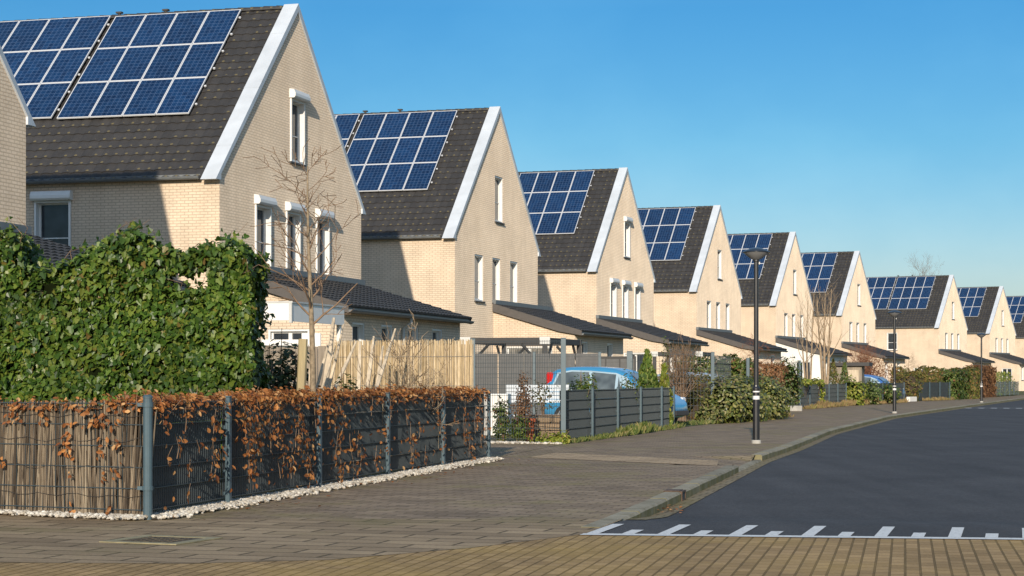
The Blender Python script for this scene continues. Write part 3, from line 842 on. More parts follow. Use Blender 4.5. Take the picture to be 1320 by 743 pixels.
def blob_core(mb, c, r, f=.72, seg=10):
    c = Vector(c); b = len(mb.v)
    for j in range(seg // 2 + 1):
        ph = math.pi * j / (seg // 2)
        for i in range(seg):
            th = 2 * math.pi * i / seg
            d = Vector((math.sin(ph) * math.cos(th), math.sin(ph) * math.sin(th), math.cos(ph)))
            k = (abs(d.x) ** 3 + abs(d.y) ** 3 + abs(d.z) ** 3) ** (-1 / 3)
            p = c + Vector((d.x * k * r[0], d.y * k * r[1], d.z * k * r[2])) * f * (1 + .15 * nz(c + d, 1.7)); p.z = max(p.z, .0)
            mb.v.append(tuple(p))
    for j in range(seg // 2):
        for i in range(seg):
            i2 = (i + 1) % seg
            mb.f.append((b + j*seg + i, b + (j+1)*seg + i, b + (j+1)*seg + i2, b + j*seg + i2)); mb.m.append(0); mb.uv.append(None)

def shrub(name, label, cat, blobs, leafmat, size, shape=LEAF_OVAL, density=420, group=None, core=True, twigs=0, twigmat='twig', **kw):
    """a leafy bush: thing > foliage, stem"""
    base = Vector((blobs[0][0][0], blobs[0][0][1], 0))
    t = thing(name, label, cat, base, 0, group)
    mb, cb, st = MB(), MB(), MB()
    for c, r in blobs:
        c = Vector(c) - base
        area = r[0]*r[1] + r[1]*r[2] + r[0]*r[2]
        leaf_blob(mb, c, r, int(density * area), size, shape, **kw)
        if core: blob_core(cb, c, r)
        for _ in range(5 + twigs):
            a = Vector((c.x + U(-.3, .3) * r[0], c.y + U(-.3, .3) * r[1], 0)); d = rvec(); d.z = abs(d.z) * 1.2
            e = c + Vector((d.x * r[0], d.y * r[1], d.z * r[2])) * U(.85, 1.18)
            st.tube([a, a.lerp(e, .5) + Vector((0, 0, .15 * r[2])), e], [.016, .010, .004], 4)
    obj('foliage', mb, M[leafmat], t)
    if core: obj('shade_filler', cb, M['core' if leafmat not in ('russet', 'olive') else 'browncore'], t)  # solid dark body behind the leaves, inner shade put into its colour
    obj('stem', st, M[twigmat], t)
    return t

def hedge_box(name, label, a, b, h0, h1, thick, leafmat, size, count, shape=LEAF_OVAL, group=None, wob=.12, cat='hedge', jitter=.7):
    """clipped hedge from ground point a to b"""
    a, b = Vector((*a, 0)), Vector((*b, 0)); d = (b - a); ln = d.length; d.normalize(); n = Vector((d.y, -d.x, 0))
    t = thing(name, label, cat, (a + b) / 2, 0, group); o = (a + b) / 2
    mb, cb = MB(), MB()
    for _ in range(count):
        s = U(0, ln); hh = h0 + (h1 - h0) * s / ln + wob * nz((a.x + s, 1, a.y), 1.3)
        k = random.random()
        if k < .58: z = U(0.02, hh); off = thick / 2; nn = n
        elif k < .85: z = hh; off = U(-thick / 2, thick / 2); nn = Vector((0, 0, 1))
        elif k < .93: z = U(.02, hh); off = U(-thick/2, thick/2); s = ln; nn = d
        else: z = U(.02, hh); off = U(-thick/2, thick/2); s = 0; nn = -d
        p = a + d * s + n * off; p.z = z
        p += nn * (wob * nz(p, 2.2) - .1 * random.random() ** 2) + rvec() * .03
        leaf(mb, p - o, nn + rvec() * jitter, rvec() + Vector((0, 0, -.6)), size * U(.6, 1.25), shape)
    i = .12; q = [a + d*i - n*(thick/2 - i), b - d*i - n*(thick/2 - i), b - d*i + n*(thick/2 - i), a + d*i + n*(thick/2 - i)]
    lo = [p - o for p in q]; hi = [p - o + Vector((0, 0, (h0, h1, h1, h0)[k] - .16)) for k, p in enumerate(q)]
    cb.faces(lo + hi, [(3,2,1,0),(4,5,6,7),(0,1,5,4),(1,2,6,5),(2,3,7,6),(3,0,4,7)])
    obj('foliage', mb, M[leafmat], t); obj('shade_filler', cb, M['browncore' if leafmat in ('russet', 'olive', 'beech') else 'core'], t)  # dark box filling the hedge, its colour stands in for inner shade
    return t

TWIG_MIN = .0042
def branch(mb, p, d, ln, r, depth, spread=.6, up=.12, kids=(2, 4), crook=.18):
    pts = [p]; n = 4; dd = d.normalized()
    for i in range(n):
        dd = (dd + rvec() * crook + Vector((0, 0, up * .4))).normalized(); pts.append(pts[-1] + dd * ln / n)
    mb.tube(pts, [max(TWIG_MIN, r * (1 - .62 * i / n)) for i in range(n + 1)], 5 if r > .012 else 3, cap=False)
    if depth <= 0: return
    for _ in range(random.randint(*kids)):
        k = random.randint(1, n); f = k / n
        s = rvec(); s = (s - dd * s.dot(dd)).normalized()
        branch(mb, pts[k], dd * (1 - spread * .5) + s * spread + Vector((0, 0, up)), ln * U(.45, .72), r * (1 - .6 * f) * .62, depth - 1, spread, up, kids, crook)

# --- the ivy wall
YI = 22.0
prof = [(-150, 297), (-60, 300), (-10, 292), (10, 290), (20, 300), (29, 340), (62, 342), (96, 326), (140, 306), (168, 297), (190, 301), (203, 318), (210, 356), (224, 373), (266, 374), (273, 322), (284, 306), (298, 303), (312, 312), (319, 338), (323, 380)]
px = lambda u: (u - 660) * YI / F
pz = lambda v: EYE + (HZ - v - 5) * YI / F
PH = [(px(u), pz(v)) for u, v in prof]
def ivy_h(x):
    for (x0, z0), (x1, z1) in zip(PH, PH[1:]):
        if x <= x1: return z0 + (z1 - z0) * max(0, (x - x0)) / (x1 - x0)
    return PH[-1][1]
iv = thing('ivy_hedge', 'big dark green ivy hedge with two rounded bumps on top, behind the corner fence', 'hedge', (-5, YI, 0))
mb, cb, ob = MB(), MB(), Vector((-5, YI, 0))
X0, X1 = PH[0][0], PH[-1][0]
n_i = 0
while n_i < 32000:
    x = U(X0, X1); H = ivy_h(x); k = random.random()
    if k < .70: z = U(.5, H); y = YI; nn = Vector((0, -1, 0))
    elif k < .88: z = H; y = YI + U(0, 1.1 if not px(204) < x < px(272) else .3); nn = Vector((0, -.8, .7))
    else: x = X1; z = U(.5, ivy_h(px(313))); y = YI + U(0, 1.3); nn = Vector((1, -.15, .1))
    p = Vector((x, y, z)); bulge = .20 * nz(p, 1.6) + .11 * nz(p, 4.0)
    if k < .70:
        ed = H - z
        if ed < .35: p.y += (.35 - ed) ** 2 * 1.6; nn = Vector((0, -1, (.35 - ed) * 2.2))
    p += nn.normalized() * (bulge * (.45 if .70 <= k < .88 else 1) - .24 * random.random() ** 1.6)
    n = (nn.normalized() + rvec() * .85 + Vector((0, 0, .28))).normalized()
    leaf(mb, p - ob, n, Vector((U(-.8, .8), U(-.3, .3), -1)), U(.038, .085) if random.random() < .93 else U(.085, .11), LEAF_IVY, .14); n_i += 1
for i in range(1100):                                   # arch of ivy bridging the gap between the bumps
    f = random.random(); u = 205 + 70 * f; v = 328 + 13 * math.sin(f * 3.1) - 6 * f
    p = at(u, v, YI + .25) + rvec() * U(.02, .16)
    leaf(mb, p - ob, rvec() + Vector((0, -.8, .4)), Vector((U(-.8, .8), 0, -1)), U(.05, .095), LEAF_IVY, .14)
for i in range(260):                                    # loose shoots standing above the outline
    x = U(X0, X1); p = Vector((x, YI + U(0, .6), ivy_h(x) + U(0, .14)))
    leaf(mb, p - ob, rvec() + Vector((0, -.5, .3)), rvec(), U(.04, .08), LEAF_IVY)
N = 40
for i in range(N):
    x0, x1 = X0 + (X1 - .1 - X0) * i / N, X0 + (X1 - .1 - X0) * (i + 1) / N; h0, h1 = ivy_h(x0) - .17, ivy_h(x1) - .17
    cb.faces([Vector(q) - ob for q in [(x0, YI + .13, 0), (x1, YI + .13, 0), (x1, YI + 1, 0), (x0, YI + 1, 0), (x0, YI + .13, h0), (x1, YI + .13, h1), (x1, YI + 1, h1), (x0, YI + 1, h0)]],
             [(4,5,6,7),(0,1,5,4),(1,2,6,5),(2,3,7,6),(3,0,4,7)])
obj('foliage', mb, M['ivy'], iv); obj('shade_filler', cb, M['core'], iv)  # dark filler: shade between the ivy leaves put into its colour
sb = MB()
for i in range(26):
    x = U(X0, X1); p = Vector((x, YI + U(.1, .5), ivy_h(x) - .1)) - ob
    sb.tube([p, p + Vector((U(-.1, .1), U(-.1, .1), U(.1, .22))), p + Vector((U(-.2, .2), U(-.1, .1), U(.2, .36)))], [.006, .004, .002], 4)
obj('shoot', sb, M['twig'], iv)

# ------------------------------------------------------------------ fences
def rods(length, height, bars, pitch=.05, d=.0026, z0=.05):
    mb = MB(); x = pitch / 2
    while x < length:
        mb.box((x - d, -d, z0), (x + d, d, height)); x += pitch
    for i in range(bars):
        z = z0 + .03 + (height - z0 - .05) * i / (bars - 1)
        for y in (-.008, .008): mb.box((0, y - .0042, z - .0042), (length, y + .0042, z + .0042))
    return mb
def post_mesh(h, w=.032, d=.024):
    mb = MB(); mb.box((-w, -d, -.05), (w, d, h), bev=.005); mb.box((-w - .002, -d - .002, h), (w + .002, d + .002, h + .012), bev=.003)
    for i in range(5): 
        z = .12 + (h - .2) * i / 4; mb.box((-w - .004, d + .001, z - .018), (w + .004, d + .018, z + .018))
    return mb
def round_post(h, r=.042):
    mb = MB(); mb.lathe([(0, -.05), (r, -.05), (r, h), (r + .004, h), (r + .004, h + .012), (r * .7, h + .028), (0, h + .03)], 14)
    for z in (.28, h - .06):
        mb.lathe([(r, z - .02), (r + .007, z - .02), (r + .007, z + .02), (r, z + .02)], 14); mb.box((-r - .05, -.014, z - .016), (-r + .002, .014, z + .016))
    return mb
def fence_bays(root, pts, height, bars=6, screens=None, pitch=.05, first=True, last=True, d=.0026, shm=.99):
    """posts at pts (world), a mesh panel per bay and optional privacy strips behind it; children of root"""
    o = root.location.copy(); rz = root.rotation_euler.z; inv = Matrix.Rotation(-rz, 3, 'Z')
    P = [inv @ (Vector((*p, 0)) - o) for p in pts]; P = [Vector((p.x, p.y, 0)) for p in P]
    for i, p in enumerate(P):
        if (i == 0 and not first) or (i == len(P) - 1 and not last): continue
        q = P[min(i + 1, len(P) - 1)] - P[max(i - 1, 0)] if 0 < i < len(P) - 1 else (P[i+1] - p if i == 0 else p - P[i-1])
        pm = cached(('post', height), lambda: post_mesh(height + .02).mesh('post', M['post']))
        obj('post', pm, None, root, p, (0, 0, math.atan2(q.y, q.x)))
    for i, (a, b) in enumerate(zip(P, P[1:])):
        v = b - a; ang = math.atan2(v.y, v.x); n = Vector((v.y, -v.x, 0)).normalized(); ln = v.length
        mp = cached(('rods', round(ln, 2), height, bars, pitch), lambda: rods(ln, height, bars, pitch, d).mesh('mesh_panel', M['wire']))
        obj('mesh_panel', mp, None, root, a - n * .036, (0, 0, ang))
        if screens is None or (screens is not True and i not in screens): continue
        sc = MB(); K = 24
        for k in range(5):                              # woven strips between the double bars, each slightly slack
            z0 = .07 + (height * shm - .07) * k / 5; z1 = .07 + (height * shm - .07) * (k + 1) / 5 - .008
            for j in range(K):
                x0, x1 = .02 + (ln - .04) * j / K, .02 + (ln - .04) * (j + 1) / K
                y = lambda x: .012 + .006 * math.sin(x * 5 + k * 2 + i)
                sc.quad([(x0, y(x0), z0), (x1, y(x1), z0), (x1, y(x1), z1), (x0, y(x0), z1)])
                sc.quad([(x0, y(x0) + .003, z0), (x0, y(x0) + .003, z1), (x1, y(x1) + .003, z1), (x1, y(x1) + .003, z0)])
        obj('privacy_screen', sc, M['screen'], root, a - n * .058, (0, 0, ang))
    return P

# --- corner fence
CF = [(-3.23, 17.2), (-2.80, 19.15), (-2.18, 21.95), (-1.58, 24.7), (-.97, 27.42), (-.36, 30.2)]
cf = thing('corner_mesh_fence', 'low grey wire fence at the corner with dark strips and a brown heather mat', 'fence', (-3.23, 17.2, 0))
LEFT = [(-3.23, 17.2), (-5.28, 18.2), (-7.35, 19.2), (-9.4, 20.2)]
fence_bays(cf, CF, 1.05, 6, True, first=False)
rp = round_post(1.08); obj('post', rp, M['post'], cf, (0, 0, 0), (0, 0, math.radians(-10)))
fence_bays(cf, [LEFT[2], LEFT[0]], 1.05, 6, None, first=True, last=False)
fence_bays(cf, [LEFT[3], LEFT[2]], 1.05, 6, None, first=True, last=False)
ht = MB(); dl = (Vector(LEFT[3]) - Vector(LEFT[0])); ll = dl.length; dl.normalize(); back = Vector((-dl.y, dl.x)) * -1
if back.y < 0: back = -back
s = .07
while s < ll:
    for _ in range(2):
        if 1.0 < s < 1.045 and random.random() < .8: continue
        p = dl * s + back * U(.03, .06); lean = U(-.08, .08) + .09 * nz((s, 0, 0), .9) + (-.09 if s < .95 else 0) * (1 - s / .95)
        top = U(.93, 1.06) if random.random() > .12 else U(.6, .95)
        m = p + dl * lean * .5 + Vector((U(-.012, .012), U(-.008, .008)))
        ht.tube([(p.x, p.y, .03), (m.x, m.y, top * .5), (p.x + dl.x * lean, p.y + dl.y * lean, top)], [U(.004, .008)] * 3, 4)
    s += .011
obj('heather_mat', ht, M['heather'], cf)
hb = MB(); q0 = back * .075; q1 = dl * ll + back * .075
hb.quad([(q0.x, q0.y, .03), (q1.x, q1.y, .03), (q1.x, q1.y, 1.0), (q0.x, q0.y, 1.0)]); obj('mat_backing', hb, M['browncore'], cf)
wb = MB()
for z in (.2, .45, .70, .92):
    pts = [(*(dl * (ll * i / 60) + back * .024), z + .018 * math.sin(i * 1.7 + z * 9) + .02 * nz((i, z, 0), .4)) for i in range(61)]
    wb.tube(pts, .0032, 3)
obj('binding_wire', wb, M['dark'], cf)

# --- copper beech leaves growing over and through the corner fence
bh = thing('beech_hedge', 'orange brown beech hedge in winter leaf spilling over and through the corner fence', 'hedge', (-1.8, 23.7, 0))
bo = Vector((-1.8, 23.7, 0)); lb, tb = MB(), MB()
SD = (Vector((*CF[5], 0)) - Vector((*CF[0], 0))); SLN = SD.length; SD.normalize(); SN = Vector((SD.y, -SD.x, 0))
SO = Vector((*CF[0], 0))
def beech(p, n, size=.07):
    leaf(lb, p - bo, n + rvec() * .7, Vector((U(-1, 1), U(-1, 1), U(-1.2, .3))), size * U(.7, 1.2), LEAF_OVAL, .3)
for _ in range(8600):                                   # the top fringe
    s = U(.0, SLN); k = nz((s * 1.7, 0, 5), 1)
    if k < .05 and random.random() < .45: continue
    w = U(-.42, .05); z = 1.03 + abs(random.gauss(0, .034)) * (1.0 + .5 * k) + (.02 if s > 3 else 0) - (.0 if w < 0 else U(0, .12))
    beech(SO + SD * s + SN * w + Vector((0, 0, z)), SN * .6 + Vector((0, 0, .8)), .058)
CL = []
def clump(s, z, r, n): CL.append((s, z, r, n))
# (distance along the side fence, height, spread, leaves) read from the photograph bay by bay
for (s, z, r, n) in [(.25, .9, .10, 26), (.75, .86, .10, 26), (.55, .62, .10, 22), (.35, .55, .07, 12), (1.1, .6, .06, 12), (1.45, .78, .14, 40), (1.5, .55, .12, 30), (1.45, .35, .08, 14), (1.5, .40, .06, 10), (.85, .42, .08, 14), (.8, .2, .06, 8),
    (2.35, .85, .30, 150), (2.5, .62, .24, 120), (2.45, .42, .22, 90), (2.75, .75, .25, 90), (3.3, .88, .35, 160), (3.1, .68, .2, 50), (3.5, .5, .12, 24), (3.75, .32, .14, 34), (3.9, .6, .12, 28), (4.0, .85, .25, 90), (3.4, .28, .08, 12), (4.3, .4, .25, 80), (4.35, .2, .16, 40), (4.15, .68, .14, 34), (4.6, .9, .2, 60),
    (5.3, .88, .25, 80), (5.55, .72, .15, 36), (5.1, .9, .2, 60), (5.35, .42, .2, 46), (5.5, .26, .25, 70), (5.9, .55, .12, 22), (6.2, .45, .14, 28), (6.3, .3, .1, 20), (6.0, .18, .16, 34), (6.75, .9, .1, 12), (6.9, .30, .1, 22), (7.0, .16, .06, 12), (7.4, .55, .1, 20), (7.6, .85, .12, 20), (7.5, .35, .06, 8),
    (8.4, .75, .1, 16), (8.6, .42, .2, 42), (8.7, .28, .14, 30), (9.0, .55, .08, 10), (9.3, .16, .15, 22), (10.0, .85, .16, 30), (10.1, .6, .12, 20), (10.3, .4, .14, 26), (10.8, .12, .1, 10), (11.0, .7, .1, 14), (11.5, .5, .2, 40), (11.6, .76, .16, 34), (11.8, .3, .2, 36), (12.2, .62, .18, 40), (12.5, .86, .2, 40), (12.6, .35, .12, 18), (12.9, .55, .1, 14), (12.0, .12, .14, 20)]: clump(s, z, r, n)
for s, z, r, n in CL:
    for _ in range(int(n * .40)):
        a, b = random.gauss(0, r * .55), random.gauss(0, r * .6)
        zz = min(max(z + b, .04), 1.06); p = SO + SD * min(max(s + a, .05), SLN) + SN * U(.045, .09) + Vector((0, 0, zz))
        beech(p, SN, .064)
    a = SO + SD * s + SN * .05
    tb.tube([a + Vector((0, 0, max(.04, z - r))) - bo, a + SD * U(-.06, .06) + Vector((0, 0, z)) - bo, a + SD * U(-.1, .1) + Vector((0, 0, min(1.04, z + r * 1.3))) - bo], [.004, .003, .002], 3)
for _ in range(170):
    beech(SO + SD * U(0, SLN) + SN * U(.045, .07) + Vector((0, 0, U(.08, 1.0))), SN, .055)
FO = Vector((*LEFT[0], 0)); FD = Vector((dl.x, dl.y, 0)); FN = Vector((-back.x, -back.y, 0))
for _ in range(1500):                                   # fringe and sprays on the heather front
    s = U(.05, 5.5); k = nz((s * 1.3, 9, 5), 1)
    if k < -.28: continue
    beech(FO + FD * s - FN * U(-.03, .35) + Vector((0, 0, 1.0 + abs(random.gauss(0, .04)) - U(0, .05))), FN * .4 + Vector((0, 0, .8)), .055)
for s, z, r, n in [(.35, .88, .09, 26), (.3, .65, .08, 18), (.55, .86, .1, 34), (.5, .62, .06, 12), (.32, .42, .07, 10), (.48, .38, .04, 8), (.9, .62, .14, 34), (.85, .8, .08, 16), (.85, .4, .04, 6), (1.6, .5, .06, 12), (1.5, .92, .12, 34), (1.15, .95, .12, 20), (2.15, .55, .09, 20), (2.3, .52, .06, 14), (2.2, .92, .14, 40), (2.5, .3, .1, 16), (2.9, .9, .2, 50), (3.2, .5, .2, 30), (.4, .08, .05, 8), (.8, .1, .05, 6)]:
    for _ in range(int(n * .55)):
        zz = min(max(z + random.gauss(0, r * .6), .04), 1.05)
        beech(FO + FD * max(.05, s + random.gauss(0, r * .5)) + FN * U(.01, .05) + Vector((0, 0, zz)), FN, .055)
obj('foliage', lb, M['beech'], bh); 
for _ in range(420):
    s = U(0, SLN); p = SO + SD * s - SN * U(.0, .4) - bo; p.z = U(.85, 1.0); q = p + rvec() * .14; q.z = p.z + U(.04, .2)
    tb.tube([p, q], [.004, .002], 3)
obj('stem', tb, M['twig'], bh)
fl = MB()
for _ in range(110):                                    # fallen beech leaves
    s = U(0, SLN); w = abs(random.gauss(0, .35)) + .05
    leaf(fl, SO + SD * s + SN * w + Vector((0, 0, .03 if w < .3 else .014)), Vector((U(-.3, .3), U(-.3, .3), 1)), rvec(), U(.03, .06), LEAF_OVAL, .2)
for c in ((1.55, 19.6, -.085), (1.62, 19.9, -.085)):
    for _ in range(16): leaf(fl, Vector(c) + Vector((U(-.14, .14), U(-.3, .3), U(0, .03))), Vector((U(-.4, .4), U(-.4, .4), 1)), rvec(), U(.04, .07), LEAF_OVAL, .25)
tag(obj('fallen_leaves', fl, M['beech']), 'scattered fallen brown leaves on the pavers and by the kerb', 'leaf litter', None, 'stuff')
# ------------------------------------------------------------------ first garden, behind the beech hedge
def bare_tree(name, label, base, height, trunk_r, tmat, seed, stems=1, spread=.75, blen=.32, kids=(2, 4), first=.3, nb=14, group=None, lean=(0, 0), up=.12, depth=2):
    random.seed(seed)
    t = thing(name, label, 'tree', (*base, 0), 0, group); tr, cr = MB(), MB()
    for s in range(stems):
        ang = 6.28 * s / stems + .4; off = Vector((math.cos(ang), math.sin(ang), 0)) * (.0 if stems == 1 else .09)
        tilt = Vector((lean[0], lean[1], 0)) + (off * 1.6 if stems > 1 else Vector())
        hh = height * (1 if s == 0 else U(.75, .97)); pts = []
        for i in range(11):
            f = i / 10; pts.append(off + tilt * (f ** 1.3) * hh * .4 + Vector((.03 * math.sin(5 * f + s), .03 * math.cos(4 * f + s), hh * f)))
        rad = [trunk_r * (1.25 - f * .25 if f < .05 else (1 - .85 * f)) for f in [i / 10 for i in range(11)]]
        tr.tube(pts, rad, 9, cap=False)
        for k in range(nb):
            f = first + (1 - first) * (k + U(0, .8)) / nb; f = min(f, .98)
            i = min(9, int(f * 10)); p = pts[i].lerp(pts[i+1], f * 10 - i); a = k * 2.4 + U(-.5, .5)
            L = height * blen * (1.15 - .75 * f) * U(.7, 1.2)
            branch(cr, p, Vector((math.cos(a) * spread, math.sin(a) * spread, .45 + .4 * f)), L, max(.004, trunk_r * (1 - .85 * f) * .5), depth, .65, up, kids)
    obj('trunk', tr, M['bark' if tmat == 'bark' else tmat], t, smooth=True); obj('crown', cr, M['twig'] if tmat == 'bark' else M[tmat], t, smooth=True)
    random.seed(seed + 100); return t
bare_tree('bare_tree', 'slim bare tree with a straight trunk tied to a stake, beside the ivy hedge', (-2.34, 22.5), 3.72, .052, 'bark', 21, blen=.25, nb=22, first=.50, kids=(2, 4), spread=.9, up=.05)
sk = MB(); sk.tube([(0, 0, 0), (.02, 0, .95), (.05, 0, 1.72)], .055, 8)
tag(obj('tree_stake', sk, M['stake'], None, (-2.50, 22.75, 0)), 'stout pale timber stake just left of the bare tree trunk', 'stake')
POLES = [(400, 498, 407, 425, .022, 23.5, 'pale stick standing upright right against the tree trunk'),
 (409, 498, 424, 432, .022, 23.5, 'pale stick leaning right, just beside the tree trunk'),
 (417, 490, 432, 448, .017, 23.6, 'short thin pale stick leaning right, lowest of those near the trunk'),
 (418, 499, 432, 410, .042, 24.2, 'tallest and widest pale board leaning left of the yellow reed screen'),
 (428, 480, 441, 418, .021, 24.3, 'thin pale stick leaning right beside the widest board'),
 (441, 478, 458, 440, .030, 28.4, 'whitish plank leaning low against the reed screen, first from the left'),
 (461, 490, 464, 440, .034, 28.4, 'whitish plank upright against the reed screen beside a dark stain'),
 (473, 492, 481, 434, .034, 28.5, 'whitish plank leaning against the middle of the reed screen'),
 (487, 488, 495, 446, .030, 28.6, 'shorter whitish plank against the reed screen, left of the bare shrub'),
 (496, 470, 509, 424, .030, 28.6, 'whitish plank highest against the reed screen, behind the bare shrub')]
for (ub, vb, ut, vt, r, y, lab) in POLES:
    a, b = at(ub, vb, y), at(ut, vt, y + .35); d = (b - a) / max(.01, b.z - a.z); a = a - d * a.z
    pm = MB(); ln = (b - a).length; q = (b - a).to_track_quat('Z', 'Y').to_matrix().to_4x4(); 
    pr = [(-r, -r*.5), (r, -r*.45), (r*.9, r*.5), (-r*.9, r*.5)]
    vs = []
    for i in range(7):
        f = i / 6; w = 1 - .25 * f + .1 * nz((f * 4, ub, 0), 1); z = ln * f
        if i == 6: w *= .55
        for (x, yy) in pr: vs.append(q @ Vector((x * w + .02 * math.sin(f * 4 + ub), yy * w, z)))
    fs = [(3, 2, 1, 0), (24, 25, 26, 27)] + [(i*4 + k, i*4 + (k+1) % 4, i*4 + 4 + (k+1) % 4, i*4 + 4 + k) for i in range(6) for k in range(4)]
    pm.faces(vs, fs); tag(obj('leaning_plank', pm, M['oldwood'], None, a), lab, 'plank', 'pale planks leaning in the first garden')

def reed_screen(name, label, a, b, h, mat, step, r, cat='reed screen'):
    a, b = Vector((*a, 0)), Vector((*b, 0)); t = thing(name, label, cat, a); d = b - a; ln = d.length; d.normalize(); n = Vector((d.y, -d.x, 0))
    m = MB(); s = 0
    while s < ln:
        p = d * s + n * U(-.012, .012); l = U(-.015, .015); m.tube([(p.x, p.y, .02), (p.x + d.x*l, p.y + d.y*l, h * U(.985, 1.006))], [U(.75, 1.2) * r] * 2, 5); s += step
    obj('reeds', m, M[mat], t)
    w = MB()
    for z in (.25, .7, 1.15, 1.6): 
        if z < h: w.tube([(n.x * .016, n.y * .016, z), (d.x*ln + n.x*.016, d.y*ln + n.y*.016, z)], .003, 3)
    obj('binding_wire', w, M['gutter'], t)
    bk = MB(); bk.quad([(-n.x*.03, -n.y*.03, .02), (d.x*ln - n.x*.03, d.y*ln - n.y*.03, .02), (d.x*ln - n.x*.03, d.y*ln - n.y*.03, h*.96), (-n.x*.03, -n.y*.03, h*.96)]); obj('backing', bk, M['oldwood'], t)
    return t
reed_screen('reed_fence', 'straw yellow reed screen standing behind the beech hedge', (-2.86, 30.6), (-.60, 29.6), 1.86, 'reed', .0105, .0065, 'fence')
bp = thing('board_fence', 'shaded brown board fence behind the bare tree, left of the reed screen', 'fence', (-5.2, 31.6, 0))
m = MB()
for i in range(19): m.box((i * .125, -.01 + .008 * (i % 2), .03), (i * .125 + .118, .012 + .008 * (i % 2), 1.78 + U(-.01, .01)))
obj('boards', m, M['plank'], bp, rot=(0, 0, -.2))
# white canopy and glazed front at the first house's garden side
cp = thing('white_canopy', 'white flat canopy with deep fascia boards over the terrace, behind the bare tree', 'canopy', (-4.55, 40.0, 0), -ALPHA)
m = MB(); m.box((-3.4, 0, 2.47), (-.03, .04, 2.83)); obj('fascia', m, M['white'], cp)
m = MB(); m.box((-.04, .042, 2.45), (0, 3.0, 2.83)); obj('fascia', m, M['white'], cp)
m = MB(); m.box((-3.4, .041, 2.76), (-.041, 2.98, 2.80)); obj('roof', m, M['white'], cp)
m = MB(); m.box((-.05, -.012, 2.42), (.012, .05, 2.85)); m.box((-3.4, -.01, 2.832), (.03, 3.04, 2.87)); obj('trim', m, M['zinc'], cp)
for x, y in ((-.13, 2.85), (-3.2, .06), (-3.2, 2.85)):
    m = MB(); m.box((x, y, 0), (x + .09, y + .09, 2.46), bev=.008); obj('post', m, M['white'], cp)
pdw = thing('garden_door', 'white framed glass garden doors under the white canopy', 'door', (-6.3, 46.2, 0), -.06)
m = MB()
for lo, hi in (((-1.3, 0, 0), (-1.15, .1, 2.2)), ((.2, 0, 0), (.36, .1, 2.2)), ((1.3, 0, 0), (1.75, .1, 2.35)), ((-1.15, 0, 2.06), (.2, .1, 2.2)), ((.36, 0, 2.06), (1.3, .1, 2.2)), ((-1.15, 0, 0), (.2, .1, .12)), ((.36, 0, 0), (1.3, .1, .12))): m.box(lo, hi)
obj('frame', m, M['white'], pdw); m = MB(); m.quad([(-1.2, .06, .05), (1.35, .06, .05), (1.35, .06, 2.1), (-1.2, .06, 2.1)]); obj('glass', m, M['carglass'], pdw)
shrub('evergreen_shrub', 'dark loose evergreen shrub between the ivy hedge and the bare tree', 'shrub', [((-2.92, 25.2, .85), (.34, .4, .88)), ((-3.25, 25.6, .75), (.45, .5, .85))], 'darkshrub', .075, density=2400, core=False, inner=.5, rough=.35, twigs=12)
shrub('small_shrub', 'small green shrub at the foot of the leaning planks', 'shrub', [((-2.25, 26.2, .95), (.20, .2, .36))], 'shrub', .06, density=1600, core=False, inner=.7, rough=.4, group='low shrubs in the first garden')
bare_tree('bare_shrub', 'bare branching shrub in front of the reed screen, ahead of the planks', (-1.50, 27.0), 1.85, .016, 'paletwig', 33, stems=4, spread=.9, blen=.42, nb=7, first=.3, kids=(2, 3))
shrub('low_shrub', 'low russet-tipped shrub tops at the foot of the reed screen', 'shrub', [((-1.35, 26.9, 1.0), (.40, .25, .22))], 'russet', .05, density=900, core=False, inner=.7, rough=.4)

# ------------------------------------------------------------------ second garden
SF = [(1.0, 37.8), (1.68, 40.4), (2.35, 43.0), (3.03, 45.6), (3.73, 48.3), (4.17, 50.0)]
sf = thing('side_mesh_fence', 'low grey fence filled with dark strips, running from the tall post past the blue hatchback', 'fence', (1.0, 37.8, 0))
fence_bays(sf, SF, 1.05, 6, True, first=False)
tf = thing('tall_mesh_fence', 'tall see-through grey wire fence beside the driveway, in front of the white chest', 'fence', (1.0, 37.8, 0))
tp_ = cached('tallpost', lambda: post_mesh(2.05, .05, .05).mesh('post', M['post']))
tl = (-.78, 38.5); o = obj('post', tp_, None, tf, (0, 0, 0)); o = obj('post', tp_, None, tf, (tl[0] - 1.0, tl[1] - 37.8, 0))
v = Vector((1.0 - tl[0], 37.8 - tl[1], 0)); obj('mesh_panel', rods(v.length, 2.02, 10).mesh('mesh_panel', M['wire']), None, tf, (tl[0] - 1.0, tl[1] - 37.8, 0), (0, 0, math.atan2(v.y, v.x)))

ch = thing('storage_chest', 'white garden storage chest behind the tall wire fence', 'chest', (-.45, 43.2, 0), -.1)
m = MB(); m.box((-.4, 0, .0), (.36, .7, .93), bev=.015); obj('body', m, M['render'], ch)
bn = thing('garden_bench', 'pale blue-white slatted garden bench just left of the parked hatchback', 'bench', (.42, 44.2, 0), -.1)
m = MB(); [m.box((-.6, .38, .72 + k * .085), (.85, .41, .72 + k * .085 + .07)) for k in range(5)]; obj('backrest', m, M['coping'], bn); m = MB(); m.box((-.6, -.05, .40), (.85, .38, .45), bev=.01); obj('seat', m, M['coping'], bn)
for x in (-.58, .78):
    for y in (-.03, .33): m = MB(); m.box((x, y, 0), (x + .05, y + .05, .4)); obj('leg', m, M['coping'], bn)
gb = thing('stone_planter', 'raised planter of tan stone blocks behind the tall wire fence', 'planter', (.72, 40.3, 0), -.2)
m = MB(); random.seed(5)
for k in range(3):
    x = -.42
    while x < .6:
        w = U(.18, .3); m.box((x, -.18 + U(-.02, .02), .02 + k * .17), (min(x + w, .62) - .012, .2, .02 + k * .17 + .16), bev=.02); x += w
